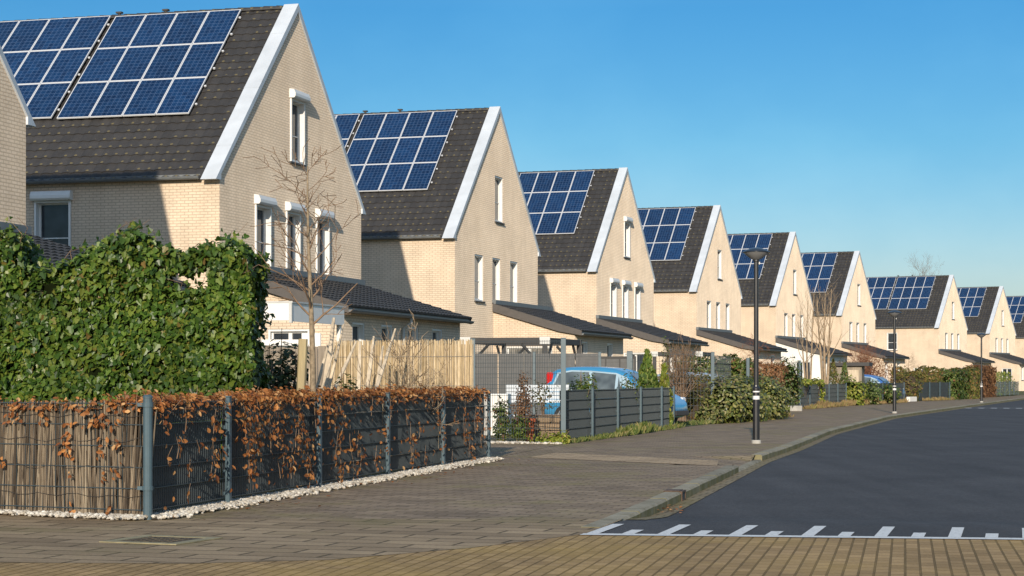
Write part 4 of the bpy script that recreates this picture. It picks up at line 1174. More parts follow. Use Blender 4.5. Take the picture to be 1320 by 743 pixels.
obj('stone_block', m, M['stone'], gb); m = MB(); m.box((-.38, -.1, .48), (.55, .18, .50)); obj('soil', m, M['ground'], gb)
shrub('small_shrub', 'upright green shrub behind the wire fence, just right of the corner fence end', 'shrub', [((-.20, 38.75, .42), (.17, .15, .46))], 'shrub', .075, density=3600, core=False, inner=.7, rough=.45, group='small shrubs behind the tall wire fence')
shrub('small_shrub', 'tallest reddish-green shrub behind the wire fence, next to the terracotta pot', 'shrub', [((.20, 38.6, .50), (.2, .16, .55)), ((.22, 38.7, 1.0), (.14, .12, .38))], 'russet', .06, density=2600, core=False, inner=.7, rough=.45, group='small shrubs behind the tall wire fence')
shrub('small_shrub', 'green shrub at the front of the reddish one, lowest behind the wire fence', 'shrub', [((.14, 38.45, .26), (.2, .14, .28))], 'thuja', .06, density=3400, core=False, inner=.6, rough=.45, group='small shrubs behind the tall wire fence')
shrub('small_shrub', 'loose yellowish shrub above the stone planter', 'shrub', [((.62, 40.4, .92), (.34, .2, .30))], 'olive', .055, density=1100, core=False, inner=.7, rough=.5, group='small shrubs behind the tall wire fence')
pt = thing('terracotta_pot', 'orange terracotta pot on the ground behind the reddish shrub', 'pot', (.36, 39.2, 0))
m = MB(); m.lathe([(0, 0), (.07, 0), (.10, .38), (.125, .39), (.125, .46), (.10, .46), (.095, .43), (0, .43)], 16); obj('body', m, M['amber'], pt, smooth=False); m = MB(); m.lathe([(0, .435), (.093, .435)], 12); obj('soil', m, M['ground'], pt)
shrub('ground_cover', 'yellow-green creeping plant spilling out at the foot of the tall post', 'plant', [((.78, 37.55, .08), (.42, .22, .14)), ((.98, 37.5, .1), (.2, .16, .16))], 'yellow', .065, density=2600, core=False, inner=.6, rough=.5)
cf2 = thing('screened_fence', 'tall fence of dark cloth panels left of the blue hatchback', 'fence', (-1.1, 54.3, 0))
m = MB()
for i in range(5): m.box((i * .72, -.01, .05), (i * .72 + .70, .01, 1.98)); 
obj('privacy_screen', m, M['screen'], cf2, rot=(0, 0, -.02)); 
m = MB()
for z in (.1, .4, .7, 1.0, 1.3, 1.6, 1.9): m.box((0, -.03, z), (3.6, -.02, z + .012))
obj('mesh_panel', m, M['wire'], cf2, rot=(0, 0, -.02))
for x in (.02, 1.72, 3.55): obj('post', post_mesh(2.02, .04, .04), M['post'], cf2, (x, -.06, 0))
def pergola(label, A, Bv, Cv, h, name='pergola', s=.07, braces=True):
    A, Bv, Cv = (Vector((*q, 0)) for q in (A, Bv, Cv)); D = A + Cv - Bv; t = thing(name, label, 'pergola', A); P = [q - A for q in (A, Bv, Cv, D)]
    for a, b in zip(P, P[1:] + P[:1]):
        d = (b - a); ang = math.atan2(d.y, d.x); m = MB(); m.box((-s, -s * .7, h - .17), (d.length - s, s * .7, h), bev=.006); obj('beam', m, M['dark'], t, a, (0, 0, ang))
        if braces:
            m = MB()
            for k in (0, 1):
                x0, x1 = (s, .7) if k == 0 else (d.length - s, d.length - .7)
                m.tube([(x0, 0, h - .85), (x1, 0, h - .19)], s * .6, 4)
            obj('brace', m, M['dark'], t, a, (0, 0, ang))
    for q in P: m = MB(); m.box((-s, -s, 0), (s, s, h - .172), bev=.006); obj('post', m, M['dark'], t, q)
    for q in P[:2]: m = MB(); m.box((-.16, -.1, h - .19), (.14, -.06, h + .02)); obj('lantern' if False else 'end_cap', m, M['zinc'], t, q)
    return t
pergola('dark open pergola with braced posts behind the dark cloth fence', (-1.35, 56.3), (.95, 55.7), (2.05, 59.3), 2.46)
pergola('small dark pergola behind the bare rounded shrub', (5.9, 80.4), (7.7, 79.8), (8.5, 82.5), 2.40, braces=False)
gt = thing('garden_gate', 'dark framed garden gate between posts behind the blue hatchback', 'gate', (2.7, 62.5, 0), -.1)
m = MB(); m.box((0, 0, .1), (1.1, .04, .12 + 1.85)); m.box((1.18, 0, .1), (1.24, .04, 1.95)); obj('panel', m, M['screen'], gt)
m = MB()
for lo, hi in (((-.06, -.02, 1.93), (1.3, .02, 2.0)), ((-.06, -.02, 0), (0, .02, 1.93)), ((1.24, -.02, 0), (1.3, .02, 1.93)), ((.3, -.03, 1.0), (.34, -.005, 1.93)), ((.75, -.03, 1.0), (.79, -.005, 1.93))): m.box(lo, hi)
obj('frame', m, M['dark'], gt); obj('post', post_mesh(2.15, .09, .09), M['post'], gt, (1.1, -.2, 0))

# ------------------------------------------------------------------ conifers and shrubs further on
def conifer(label, base, h, r, seed, mat='thuja', group=None, n=1500):
    random.seed(seed); t = thing('thuja', label, 'conifer', (*base, 0), 0, group); mb = MB(); st = MB(); st.tube([(0, 0, 0), (0, 0, h * .93)], [.03, .006], 6)
    for _ in range(n):
        f = random.random() ** 1.4; a = U(0, 6.283); z = h * (.03 + .97 * f)
        rr = r * min(1, (1 - f) * 1.75 + .06) * (1 + .3 * nz((math.cos(a) * 2, math.sin(a) * 2, z * 3), 1)) * (1 - .5 * random.random() ** 2)
        p = Vector((math.cos(a) * rr, math.sin(a) * rr, z)); leaf(mb, p, Vector((math.cos(a), math.sin(a), .3)) + rvec() * .6, Vector((math.cos(a) * .4, math.sin(a) * .4, 1)) + rvec() * .5, U(.07, .15), LEAF_THIN if random.random() < .5 else LEAF_OVAL)
    for k in range(18):
        a = U(0, 6.283); z = h * U(.1, .8); st.tube([(0, 0, z), (math.cos(a) * r * .7, math.sin(a) * r * .7, z + .25)], [.01, .004], 4)
    obj('crown', mb, M[mat], t); obj('trunk', st, M['bark'], t); return t
conifer('tallest light green conifer rising above the dark strip fence by the hatchback', (3.41, 48.9), 1.94, .33, 41, n=2200, group='conifers behind the second fence')
conifer('yellowish conifer above the last bay of the dark strip fence', (3.90, 49.7), 1.58, .2, 42, 'yellow', n=1100, group='conifers behind the second fence')
conifer('small green conifer between the two taller conifers by the fence', (3.62, 49.5), 1.42, .2, 43, 'shrub', n=1000, group='conifers behind the second fence')
for i, (x, y, h, lab) in enumerate([(1.38, 40.2, 1.28, 'small bushy plant showing above the first bay of the dark strip fence'), (1.62, 41.2, 1.34, 'taller bushy plant above the first bay, in front of the car rear window'), (2.72, 45.2, 1.42, 'sparse plant above the third bay of the dark strip fence, before the front car window')]):
    shrub('small_shrub', lab, 'shrub', [((x, y, h - .35), (.22, .2, .38))], 'thuja' if i < 2 else 'shrub', .06, LEAF_OVAL, density=3000 if i < 2 else 1400, core=False, inner=.7, rough=.5, group='small plants along the second fence')
random.seed(77)
tt = MB()
def tufts(mb, a, b, n, h, w=.12, z=.0):
    for _ in range(n):
        f = random.random(); p = Vector((a[0] + (b[0]-a[0])*f, a[1] + (b[1]-a[1])*f, z)) + Vector((U(-w, w), U(-w, w), 0))
        k = .35 + .65 * max(0, .5 + nz((p.x, p.y, 0), 1.1) * 1.4)
        leaf(mb, p, Vector((U(-1, 1), -1, .3)), Vector((U(-.7, .7), U(-.7, .7), 1)), h * k * U(.5, 1.2), LEAF_THIN)
tufts(tt, (1.15, 37.9), (4.35, 50.2), 1500, .16, .10); tufts(tt, (2.4, 42.6), (3.2, 45.7), 700, .30, .12); tufts(tt, (4.0, 52.0), (5.2, 54.5), 1200, .16, .5)
tag(obj('grass_tufts', tt, M['grass']), 'grass tufts at the foot of the dark strip fence and on the lawn beyond', 'grass', None, 'stuff')
dt = MB(); tufts(dt, (12.3, 81.8), (16.4, 93.8), 1700, .3, .26); tufts(dt, (16.4, 94), (21.6, 106.6), 900, .26, .2); tufts(dt, (24, 114.5), (27, 119), 500, .25, .3); tufts(dt, (6.3, 57), (9.2, 64.5), 500, .16, .2)
tag(obj('dry_grass', dt, M['dry']), 'straw coloured dry grass fringe along the foot of the farther fences', 'dry grass', None, 'stuff')
lw = MB()
lw.quad([(4.6, 51.2, .012), (5.5, 54.2, .012), (2.6, 57.5, .012), (1.5, 55.0, .012)]); struct('lawn', lw, m_plain('lawn_green', (.07, .10, .02), .9, var=.35, scale=6, bump=.4))

shrub('laurel_hedge', 'large arching laurel hedge left of the tallest street lamp', 'hedge', [((6.1, 55.8, .55), (.68, .8, .72)), ((6.8, 58.4, .58), (.9, 1.7, .80)), ((7.9, 61.6, .55), (.95, 1.7, .82)), ((5.6, 54.9, .22), (.42, .5, .28))], 'laurel', .115, density=950, rough=.25, inner=.3, twigs=14, twigmat='paletwig')
hedge_box('mixed_hedge', 'olive brown mixed hedge behind the lawn, right of the hatchback bonnet', (3.9, 60.2), (7.0, 58.8), 1.35, 1.30, .9, 'olive', .09, 3800, wob=.25)
hedge_box('green_hedge', 'green hedge behind the silver car in the third garden', (6.0, 69.0), (8.4, 68.2), 1.95, 2.0, .8, 'shrub', .11, 3000, wob=.22)
hedge_box('red_hedge', 'russet red hedge behind the tallest street lamp', (8.0, 71.0), (9.9, 70.6), 1.85, 1.70, .8, 'russet', .09, 3000, wob=.22)
shrub('tall_shrub', 'tall leafy shrub beside the wire fence post at the fourth garden', 'shrub', [((11.2, 79.5, 1.0), (.75, .7, 1.15)), ((10.4, 78.5, .8), (.6, .6, .95))], 'shrub', .11, density=900, rough=.35, inner=.4)
shrub('tall_shrub', 'pale twiggy shrub between the red hedge and the fourth garden post', 'shrub', [((9.9, 76.5, .9), (.6, .6, .95))], 'olive', .10, density=500, rough=.4, inner=.6, core=False, twigs=20)
bare_tree('pollard_shrub', 'bare rounded brown shrub of many upright twigs left of the tall fence post', (5.0, 57.5), 2.25, .05, 'twig', 61, stems=9, spread=.8, blen=.34, nb=10, first=.35, kids=(2, 3), up=.3)
bare_tree('bare_shrub', 'bare purple-brown tree leaning behind the tallest lamp post', (9.75, 78.0), 2.75, .035, 'redtwig', 62, stems=3, spread=1.1, blen=.42, nb=10, first=.35, kids=(3, 4), up=-.15)
f3 = thing('tall_mesh_fence', 'tall see-through wire fence standing above the laurel hedge', 'fence', (5.75, 55.6, 0))
obj('post', cached('tp3', lambda: post_mesh(2.03, .05, .05).mesh('post', M['post'])), None, f3, (0, 0, 0)); obj('post', CACHE['tp3'], None, f3, (1.8, 6.5, -.1))
obj('mesh_panel', rods(2.4, 2.0, 10, .1, .004), M['wire'], f3, (-2.3, .67, 0), (0, 0, -.283)); obj('mesh_panel', rods(3.4, 1.95, 10, .1, .004), M['wire'], f3, (0, .1, 0), (0, 0, 1.3))
f4 = thing('far_mesh_fence', 'grey strip fence with a yellow-green plant on top, below the two bare multi-stem trees', 'fence', (12.1, 81.6, 0))
def run(a, b, n): return [(a[0] + (b[0]-a[0]) * i / n, a[1] + (b[1]-a[1]) * i / n) for i in range(n + 1)]
obj('post', CACHE['tallpost'], None, f4, (0, 0, 0)); fence_bays(f4, run((12.1, 81.6), (16.2, 94), 5), 1.05, 6, True, pitch=.1, first=False, d=.004)
obj('mesh_panel', rods(2.6, 2.0, 10, .1, .004), M['wire'], f4, (-2.5, .7, 0), (0, 0, -.28))
f5 = thing('far_mesh_fence', 'grey strip fence grown over with bright green leaves, in front of the bright blue car', 'fence', (16.3, 94.4, 0))
fence_bays(f5, run((16.3, 94.4), (21.6, 106.8), 5), 1.08, 6, {1, 2, 3, 4}, pitch=.1, d=.004)
f6 = thing('far_mesh_fence', 'plain grey strip fence in front of the long green hedge, right of the middle lamp', 'fence', (23.9, 113.8, 0))
fence_bays(f6, run((23.9, 113.8), (27.0, 119.6), 3), 1.1, 6, True, pitch=.1, d=.004)
f7 = thing('far_mesh_fence', 'grey wire fence in front of the brown beech hedge behind the smallest lamp', 'fence', (31.2, 131.5, 0))
fence_bays(f7, run((31.2, 131.5), (34.9, 141.5), 4), 1.1, 6, {0, 1}, pitch=.1, d=.004)
f8 = thing('far_mesh_fence', 'low wire fence in front of the conifer row at the right edge', 'fence', (36.0, 144.5, 0))
fence_bays(f8, run((36.0, 144.5), (41.5, 159), 5), 1.1, 6, None, pitch=.1, d=.004)
wb1 = MB(); wb1.box((-.55, -.1, 0), (.55, .12, .28), bev=.02); wbo = obj('low_wall', wb1, M['render'], None, (22.8, 110.6, 0), (0, 0, 1.0)); tag(wbo, 'low white wall in the gap between two far grey fences', 'wall')
wb2 = MB(); wb2.box((-.7, -.1, 0), (.9, .12, .22), bev=.02); tag(obj('low_wall', wb2, M['concrete'], None, (10.6, 76.9, 0), (0, 0, -.2)), 'low pale stone edging left of the fourth garden post', 'wall')
shrub('trailing_plant', 'yellow-green plant lying along the top of the far grey fence', 'plant', [((12.6, 83.6, 1.14), (.24, 1.3, .15)), ((13.7, 87.0, 1.14), (.24, 1.5, .15)), ((13.85, 86.6, .62), (.10, .35, .40))], 'yellow', .12, density=700, core=False, inner=.6, rough=.5)
shrub('leafy_bush', 'bright green bush at the near end of the leaf-grown fence', 'shrub', [((16.6, 94.6, .6), (.7, .9, .72))], 'yellow', .14, density=620, rough=.35)
shrub('leafy_bush', 'green climber covering the fence in front of the bright blue car', 'shrub', [((18.2, 98.2, .6), (.4, 1.6, .62)), ((19.8, 102, .55), (.4, 1.6, .58))], 'shrub', .14, density=520, rough=.4, core=False, inner=.5)
shrub('brown_bush', 'brown leafy bush in the gap between two far fences', 'shrub', [((23.0, 112.6, .8), (.8, .7, .95))], 'olive', .13, density=500, rough=.35)
conifer('brownish conifer right of the two bare multi-stem trees', (15.4, 93), 2.2, .40, 71, 'olive', n=1200, group='pair of conifers in the fourth garden'); conifer('green conifer next to the brownish one, left of the blue car', (16.47, 96), 2.05, .38, 72, 'shrub', n=1200, group='pair of conifers in the fourth garden')
bare_tree('bare_tree', 'left of two bare multi-stem trees in the fourth garden', (13.4, 88), 5.2, .06, 'paletwig', 81, stems=3, spread=.4, blen=.3, nb=8, first=.4, kids=(1, 2), up=.35, group='two bare multi-stem trees')
bare_tree('bare_tree', 'right, thicker of two bare multi-stem trees in the fourth garden', (14.67, 91), 5.5, .09, 'paletwig', 82, stems=3, spread=.45, blen=.3, nb=9, first=.4, kids=(1, 2), up=.35, group='two bare multi-stem trees')
random.seed(90)
bare_tree('brown_shrub', 'wide brown twiggy bush behind the bright blue car', (20.4, 112.5), 3.2, .055, 'redtwig', 91, stems=8, spread=1.0, blen=.45, nb=12, first=.25, kids=(3, 4), up=.05)
shrub('russet_bush', 'russet bush spreading beneath the brown twiggy one, above the bright blue car', 'shrub', [((20.9, 114, 1.9), (1.7, 1.0, .8)), ((19.3, 113, 1.8), (.9, .8, .6))], 'russet', .10, density=260, core=False, inner=.7, rough=.45, twigs=16)
hedge_box('long_hedge', 'long green hedge behind the plain far grey fence', (25.2, 128.5), (30.6, 126.8), 1.95, 1.95, 1.2, 'olive', .16, 3600, wob=.25)
hedge_box('green_hedge', 'tall clipped green hedge end left of the brown beech hedge', (27.4, 121.5), (31.1, 131.2), 1.75, 1.95, 1.0, 'shrub', .15, 4200, wob=.2)
hedge_box('brown_beech_hedge', 'tall brown beech hedge behind the smallest street lamp', (31.5, 133.2), (35.0, 142.6), 2.15, 2.15, 1.1, 'russet', .15, 5200, wob=.2)
for i in range(9): conifer('%s bright green conifer in the row beside the brown beech hedge' % ('first', 'second', 'third', 'fourth', 'fifth', 'sixth', 'seventh', 'eighth', 'ninth')[i], (35.7 + i * .62, 145.5 + i * 1.65), 1.85, .72, 200 + i, 'thuja' if i % 2 else 'yellow', group='conifer row at the far right', n=420)
vb = MB(); vb.quad([(34.9, 141.5, .03), (42, 160, .03), (41.2, 160.3, .03), (34.2, 142, .03)]); struct('verge', vb, m_plain('verge_green', (.13, .14, .02), .9, var=.3, scale=3))
bare_tree('bare_tree', 'round bare tree far behind the widest distant house roof', (61.5, 290), 17.5, .28, 'twig', 95, stems=1, spread=.9, blen=.30, nb=26, first=.45, kids=(3, 5), up=.2, depth=3)
bare_tree('ornamental_tree', 'small bare flat-topped tree before the widest distant house', (35.0, 172), 3.2, .07, 'paletwig', 96, stems=2, spread=1.5, blen=.5, nb=9, first=.7, kids=(3, 4), up=-.1)
sh = thing('garden_shed', 'small grey flat-roofed shed left of the bright blue car', 'shed', (17.4, 99.3, 0), -.28)
m = MB(); m.box((-1.0, 0, 0), (.5, 1.4, 1.95)); obj('wall', m, M['plank'], sh); m = MB(); m.box((-1.2, -.2, 1.952), (.9, 1.6, 2.14)); obj('roof', m, M['dark'], sh); m = MB(); m.box((-.2, -.02, .05), (.35, -.003, 1.75)); obj('door', m, M['oldwood'], sh)
shrub('climbing_plant', 'slender green climber on the corner of the second house wing', 'plant', [((6.05, 76.2, 1.5), (.16, .16, 1.3))], 'shrub', .09, density=900, core=False, rough=.4)
# ------------------------------------------------------------------ cars
def car(name, label, loc, rz, paint, L=3.75, Wd=1.66, H=1.52, group='parked cars'):
    """front towards local +x; body, side and end windows, wheels (> tyre, rim), lamps, mirrors, bumpers"""
    t = thing(name, label, 'car', loc, rz, group); hw = Wd / 2
    # stations: x, bottom, belt height, roof height, half width, roof half width
    S_ = [(-.5, .34, .62, .64, .74, .66), (-.485, .28, .80, .86, .86, .76), (-.47, .24, .95, 1.14, .94, .80), (-.45, .22, .97, 1.40, .97, .78), (-.41, .2, .97, H - .04, .99, .77), (-.28, .19, .95, H, 1.0, .77), (-.1, .19, .92, H, 1.0, .78), (.06, .19, .91, H - .04, 1.0, .77), (.16, .19, .91, H - .19, 1.0, .77), (.25, .19, .92, 1.12, .99, .80), (.31, .19, .90, .96, .98, .84), (.40, .2, .80, .86, .95, .80), (.465, .24, .66, .72, .86, .70), (.495, .3, .52, .56, .72, .56)]
    rings = []
    for x, zb, zl, zr, w, wr in S_:
        w *= hw; wr *= hw; x *= L; mid = (zb + zl) * .5; 
        half = [(w * .82, zb), (w * .97, zb + .08), (w, mid), (w * .985, zl), (wr + (w*.985 - wr) * .12, zl + (zr - zl) * .86), (wr * .86, zl + (zr - zl) * .985), (wr * .45, zr), (0, zr + .006)]
        rings.append([Vector((x, y, z)) for y, z in half] + [Vector((x, -y, z)) for y, z in half[-2::-1]])
    n = len(rings[0]); mb = MB(); vs = [p for r in rings for p in r]
    fs = [(i*n + k, (i+1)*n + k, (i+1)*n + k + 1, i*n + k + 1) for i in range(len(rings) - 1) for k in range(n - 1)]
    fs += [tuple(range(n)), tuple((len(rings) - 1) * n + k for k in reversed(range(n)))]
    fs += [(i*n, i*n + n - 1, (i+1)*n + n - 1, (i+1)*n) for i in range(len(rings) - 1)]
    mb.faces(vs, fs); body = obj('body', mb, M[paint], t, smooth=True)
    bev = body.modifiers.new('soft', 'SUBSURF'); bev.levels = 1; bev.render_levels = 1
    def sidepoint(x, f, side, off=.012):               # point on the side glass, f from belt to roof
        x *= L
        for r0, r1 in zip(rings, rings[1:]):
            if x <= r1[3].x + 1e-6:
                k = max(0, (x - r0[3].x) / (r1[3].x - r0[3].x)); a = r0[3].lerp(r1[3], k); b = r0[4].lerp(r1[4], k); p = a.lerp(b, f); return Vector((p.x, side * (p.y + off), p.z))
    for side in (1, -1):
        sl_ = MB(); P = [sidepoint(x, f, side, .007) for x, f in [(-.415, .04), (-.13, .0), (.1, .0), (.25, .06), (.155, .90), (.075, .95), (-.13, .97), (-.27, .985), (-.375, .90)]]; sl_.quad(P if side < 0 else P[::-1]); obj('pillar_glare', sl_, M['carglare'], t)  # pale outline behind the panes, sun glare on the pillars painted in
        for outline in ([(-.40, .12), (-.13, .06), (-.13, .90), (-.26, .92), (-.36, .84)], [(-.105, .06), (.075, .06), (.075, .88), (-.105, .90)], [(.095, .08), (.225, .14), (.15, .80), (.095, .86)]):
            g = MB(); P = [sidepoint(x, f, side) for x, f in outline]; g.quad(P if side < 0 else P[::-1]); obj('side_window', g, M['carglass'], t)
        w = MB(); 
        mm = MB(); mm.box((.13 * L, side * (hw + .02) - .06, .93), (.13 * L + .12, side * (hw + .06) + .06, 1.07), bev=.03); obj('mirror', mm, M[paint], t)
        tl_ = MB(); x = -.462 * L
        tl_.box((x + .0, side * hw * .80 - .06, .96), (x + .19, side * hw * .80 + .06, 1.44), bev=.03); obj('tail_light', tl_, M['red'], t)
        hl = MB(); hl.box((.42 * L, side * hw * .74 - .13, .62), (.455 * L, side * hw * .74 + .13, .78), bev=.03); obj('headlight', hl, M['lens'], t)
    ws = MB(); a = [(.262, .10), (.165, .84)]
    def endglass(i0, i1, f0, f1, inset, lift):
        r0, r1 = rings[i0], rings[i1]; c0 = r0[7].lerp(r1[7], f0); c1 = r0[7].lerp(r1[7], f1); y0 = r0[5].y * inset; y1 = r1[5].y * inset
        g = MB(); u_ = Vector((0, 0, lift)); dx = Vector((lift * .4 * (1 if c0.x > 0 else -1), 0, 0))
        g.quad([Vector((c0.x, -y0, c0.z)) + u_ + dx, Vector((c0.x, y0, c0.z)) + u_ + dx, Vector((c1.x, y1, c1.z)) + u_ + dx, Vector((c1.x, -y1, c1.z)) + u_ + dx]); return g
    obj('windscreen', endglass(9, 8, 0, 1, .98, .018), M['carglass'], t); obj('rear_window', endglass(2, 3, .1, 1, .95, .02), M['carglass'], t)
    bp_ = MB(); bp_.box((.485 * L, -.5, .30), (.503 * L, .5, .44), bev=.02); obj('bumper', bp_, M['dark'], t); bp_ = MB(); bp_.box((-.505 * L, -.55, .32), (-.486 * L, .55, .50), bev=.02); obj('bumper', bp_, M['dark'], t)
    pl = MB(); pl.box((-.513 * L, -.26, .56), (-.498 * L, .26, .67)); obj('number_plate', pl, M['yellowplate'], t)
    for x in (-.31 * L, .315 * L):
        for side in (1, -1):
            wh = MB(); y0, y1 = side * (hw - .17), side * (hw + .008); r = .29
            pr = [(r * .62, y1), (r * .92, y1 + side * .004), (r, y1 - side * .04), (r, y0), (r * .5, y0)]
            wh.lathe([(a, b) for a, b in pr], 22); o = obj('wheel', wh, M['tyre'], t, (x, 0, r), (0, 0, 0)); o.data.transform(Matrix.Rotation(math.radians(-90), 4, 'X'))
            rm = MB(); yy = y1 - side * .012; rm.lathe([(0, yy + side * .01), (.05, yy + side * .01), (.06, yy), (r * .55, yy), (r * .64, yy + side * .008)], 22)
            for k in range(5):
                a = 2 * math.pi * k / 5; rm.tube([(.05 * math.cos(a), .05 * math.sin(a), yy + side * .012), (r * .58 * math.cos(a), r * .58 * math.sin(a), yy + side * .01)], .022, 4)
            q = obj('rim', rm, M['chrome'], o); q.data.transform(Matrix.Rotation(math.radians(-90), 4, 'X'))
    return t
M['carglare'] = m_car('pillar_glare_paint', (.34, .46, .54))  # pale colour stands in for glare on the car pillars
M['yellowplate'] = m_plain('plate_yellow', (.65, .45, .03), .5, var=.03)
car('parked_car', 'blue hatchback with a red tail lamp parked behind the dark strip fence', (2.78, 51.75, 0), -.44, 'carblue', H=1.6)
car('parked_car', 'silver-blue car mostly hidden behind the laurel hedge', (6.55, 64.0, 0), -.25, 'carpale', L=4.0, H=1.5)
car('parked_car', 'bright blue car parked behind the leaf-grown far fence', (20.1, 109.2, 0), -.45, 'cardeep', L=4.0, H=1.58)

# ------------------------------------------------------------------ street lamps
def lamp(loc, label):
    t = thing('street_lamp', label, 'street lamp', (*loc, 0), 0, 'black street lamps along the footway')
    H = 3.55
    b = MB(); b.lathe([(0, 0), (.095, 0), (.095, .05), (.085, .07), (0, .07)], 16); obj('base', b, M['concrete'], t)
    p = MB(); p.lathe([(.072, .05), (.072, .075), (.068, .08), (.066, 1.05), (.055, 1.10), (.048, 1.14), (.044, H), (0, H)], 16); p.lathe([(.072, 1.04), (.075, 1.05), (.075, 1.08), (.060, 1.11)], 16); obj('pole', p, M['lamp'], t, smooth=False)
    s = MB(); s.lathe([(.0675, .86), (.069, .86), (.069, .93), (.0675, .93)], 16); s.lathe([(.0675, 1.0), (.069, 1.0), (.069, 1.025), (.0675, 1.025)], 16); obj('sticker_band', s, M['white'], t)
    h = thing_part('lamp_head', t, (0, 0, 0))
    c = MB(); c.lathe([(.045, H - .01), (.062, H), (.062, H + .03), (.05, H + .035)], 20); obj('collar', c, M['lamp'], h)
    d = MB(); d.lathe([(.055, H + .03), (.10, H + .05), (.17, H + .10), (.245, H + .165), (.252, H + .175)], 28); obj('diffuser', d, M['diffuser'], h, smooth=True)
    k = MB(); k.lathe([(.252, H + .174), (.272, H + .176), (.265, H + .188), (.20, H + .225), (.11, H + .258), (.03, H + .272), (0, H + .273)], 28); obj('cap', k, M['lampcap'], h, smooth=True)
    e = MB(); e.box((.05, -.02, H - .06), (.075, .02, H - .01), bev=.004); obj('sensor', e, M['zinc'], h)
    return t
def thing_part(name, parent, loc):
    o = bpy.data.objects.new(name, None); COL.objects.link(o); o.parent = parent; o.location = loc; return o
M['diffuser'] = m_plain('lamp_diffuser', (.20, .20, .20), .3, var=.08, spec=.6)
M['lampcap'] = m_plain('lamp_cap_paint', (.02, .028, .04), .3, var=.1, spec=.6)
L1 = lamp((4.76, 37.8), 'tallest street lamp, nearest on the footway beside the laurel hedge')
for loc, lab in (((14.2, 72.0), 'middle street lamp, standing in front of the leaf-grown fence'), ((25.9, 107.0), 'smallest street lamp, farthest along the footway near the brown beech hedge')):
    c = L1.copy(); COL.objects.link(c); c.location = (*loc, 0); c['label'] = lab
    for ch in L1.children:
        q = ch.copy(); COL.objects.link(q); q.parent = c
        for gch in ch.children: r = gch.copy(); COL.objects.link(r); r.parent = q

# ------------------------------------------------------------------ gull
gl = thing('gull', 'white gull gliding high in the sky at the top edge', 'bird', at(723, 0, 90) + Vector((0, 0, .12)), .5)
m = MB(); m.lathe([(0, -.22), (.035, -.16), (.06, -.04), (.055, .08), (.035, .16), (.03, .2), (0, .235)], 10); o = obj('body', m, M['gull'], gl, (0, 0, 0), (0, math.pi / 2, 0), True)
for s in (1, -1):
    m = MB(); P = [(-.07, 0, .02), (.06, 0, .02), (.09, s * .25, .10), (.02, s * .5, .09), (-.06, s * .62, .06), (-.05, s * .28, .09)]
    m.quad(P if s > 0 else P[::-1]); m.quad([(x, y, z - .008) for x, y, z in (P[::-1] if s > 0 else P)]); obj('wing', m, M['gullgrey'], gl)
m = MB(); m.quad([(-.18, -.02, 0), (-.18, .02, 0), (-.32, .06, .0), (-.32, -.06, 0)]); obj('tail', m, M['gull'], gl)

# ------------------------------------------------------------------ light, sky, camera
EL, AZ = R(17.5), math.atan(.115)
sun_to = Vector((-math.sin(AZ) * math.cos(EL), -math.cos(AZ) * math.cos(EL), math.sin(EL)))
sd = bpy.data.lights.new('sun', 'SUN'); sd.energy = 5.0; sd.angle = R(.53); sd.color = (1.0, .88, .72)
so = bpy.data.objects.new('sun', sd); COL.objects.link(so); so.rotation_euler = (-sun_to).to_track_quat('-Z', 'Y').to_euler()
w = bpy.data.worlds.new('World'); scene.world = w; w.use_nodes = True; nt = w.node_tree
bg = nt.nodes['Background']; sky = nt.nodes.new('ShaderNodeTexSky'); sky.sky_type = 'NISHITA'; sky.sun_disc = False
sky.sun_elevation = EL; sky.sun_rotation = math.atan2(sun_to.x, sun_to.y); sky.altitude = 0; sky.air_density = 1.0; sky.dust_density = .3; sky.ozone_density = 3.0
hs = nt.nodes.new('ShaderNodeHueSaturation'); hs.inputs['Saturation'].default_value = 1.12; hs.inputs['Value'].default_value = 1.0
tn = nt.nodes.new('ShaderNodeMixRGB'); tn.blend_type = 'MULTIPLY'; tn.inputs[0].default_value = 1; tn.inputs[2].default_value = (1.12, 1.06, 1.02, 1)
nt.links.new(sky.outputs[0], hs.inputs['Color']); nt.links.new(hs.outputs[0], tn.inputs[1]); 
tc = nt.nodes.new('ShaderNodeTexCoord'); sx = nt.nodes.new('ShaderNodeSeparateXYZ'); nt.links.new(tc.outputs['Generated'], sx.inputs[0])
rp_ = nt.nodes.new('ShaderNodeValToRGB'); e_ = rp_.color_ramp.elements; e_.new(.5); e_.new(.5); e_.new(.5); e_.new(.5)
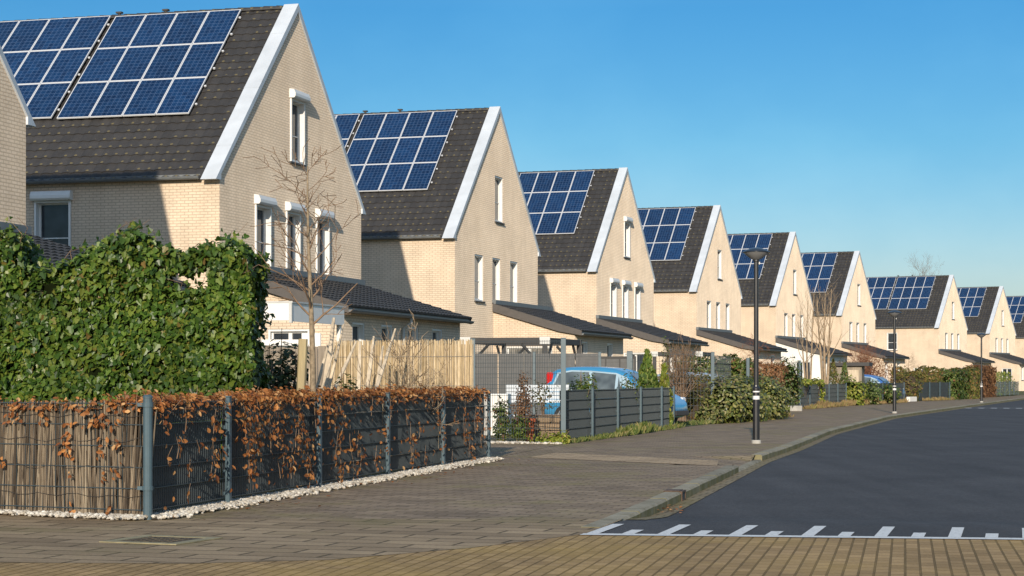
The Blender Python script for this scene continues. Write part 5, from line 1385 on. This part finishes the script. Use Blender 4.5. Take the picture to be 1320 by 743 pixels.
for el_, (p_, c_) in zip(e_, ((0, (.50, .515, .63)), (.05, (.43, .515, .645)), (.12, (.30, .53, .66)), (.19, (.21, .50, .67)), (.34, (1.55, 1.25, 1.05)), (.6, (2.15, 1.75, 1.42)))): el_.position = p_; el_.color = (*c_, 1)  # sky above the view brightened and warmed as added fill light
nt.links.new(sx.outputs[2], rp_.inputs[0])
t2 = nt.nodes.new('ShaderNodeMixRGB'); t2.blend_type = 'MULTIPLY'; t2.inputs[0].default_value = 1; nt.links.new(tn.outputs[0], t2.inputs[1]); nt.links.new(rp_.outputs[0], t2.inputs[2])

# faint high haze wisps
mp_ = nt.nodes.new('ShaderNodeMapping'); mp_.inputs['Scale'].default_value = (2.2, 2.2, 3.2); mp_.inputs['Rotation'].default_value = (0, .5, .3); nt.links.new(tc.outputs['Generated'], mp_.inputs[0])
ns_ = nt.nodes.new('ShaderNodeTexNoise'); ns_.inputs['Scale'].default_value = 1.6; ns_.inputs['Detail'].default_value = 6; ns_.inputs['Roughness'].default_value = .55; nt.links.new(mp_.outputs[0], ns_.inputs['Vector'])
rw_ = nt.nodes.new('ShaderNodeValToRGB'); rw_.color_ramp.elements[0].position = .45; rw_.color_ramp.elements[0].color = (1, 1, 1, 1); rw_.color_ramp.elements[1].position = .75; rw_.color_ramp.elements[1].color = (1.45, 1.2, 1.09, 1); nt.links.new(ns_.outputs['Fac'], rw_.inputs[0])
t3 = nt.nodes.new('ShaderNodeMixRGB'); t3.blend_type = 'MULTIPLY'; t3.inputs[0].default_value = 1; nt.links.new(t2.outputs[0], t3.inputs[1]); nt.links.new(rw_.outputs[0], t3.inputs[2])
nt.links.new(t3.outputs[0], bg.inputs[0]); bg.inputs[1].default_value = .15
cd = bpy.data.cameras.new('camera'); co = bpy.data.objects.new('camera', cd); COL.objects.link(co)
co.location = (0, 0, EYE); co.rotation_euler = (math.pi / 2, 0, 0); cd.sensor_width = 36; cd.lens = F / 1320 * 36
cd.shift_y = (HZ - 371.5) / 1320; cd.clip_end = 6000; cd.clip_start = .1; scene.camera = co
scene.view_settings.view_transform = 'Standard'; scene.view_settings.look = 'None'; scene.view_settings.exposure = 0
scene.render.resolution_x, scene.render.resolution_y = 1024, 576
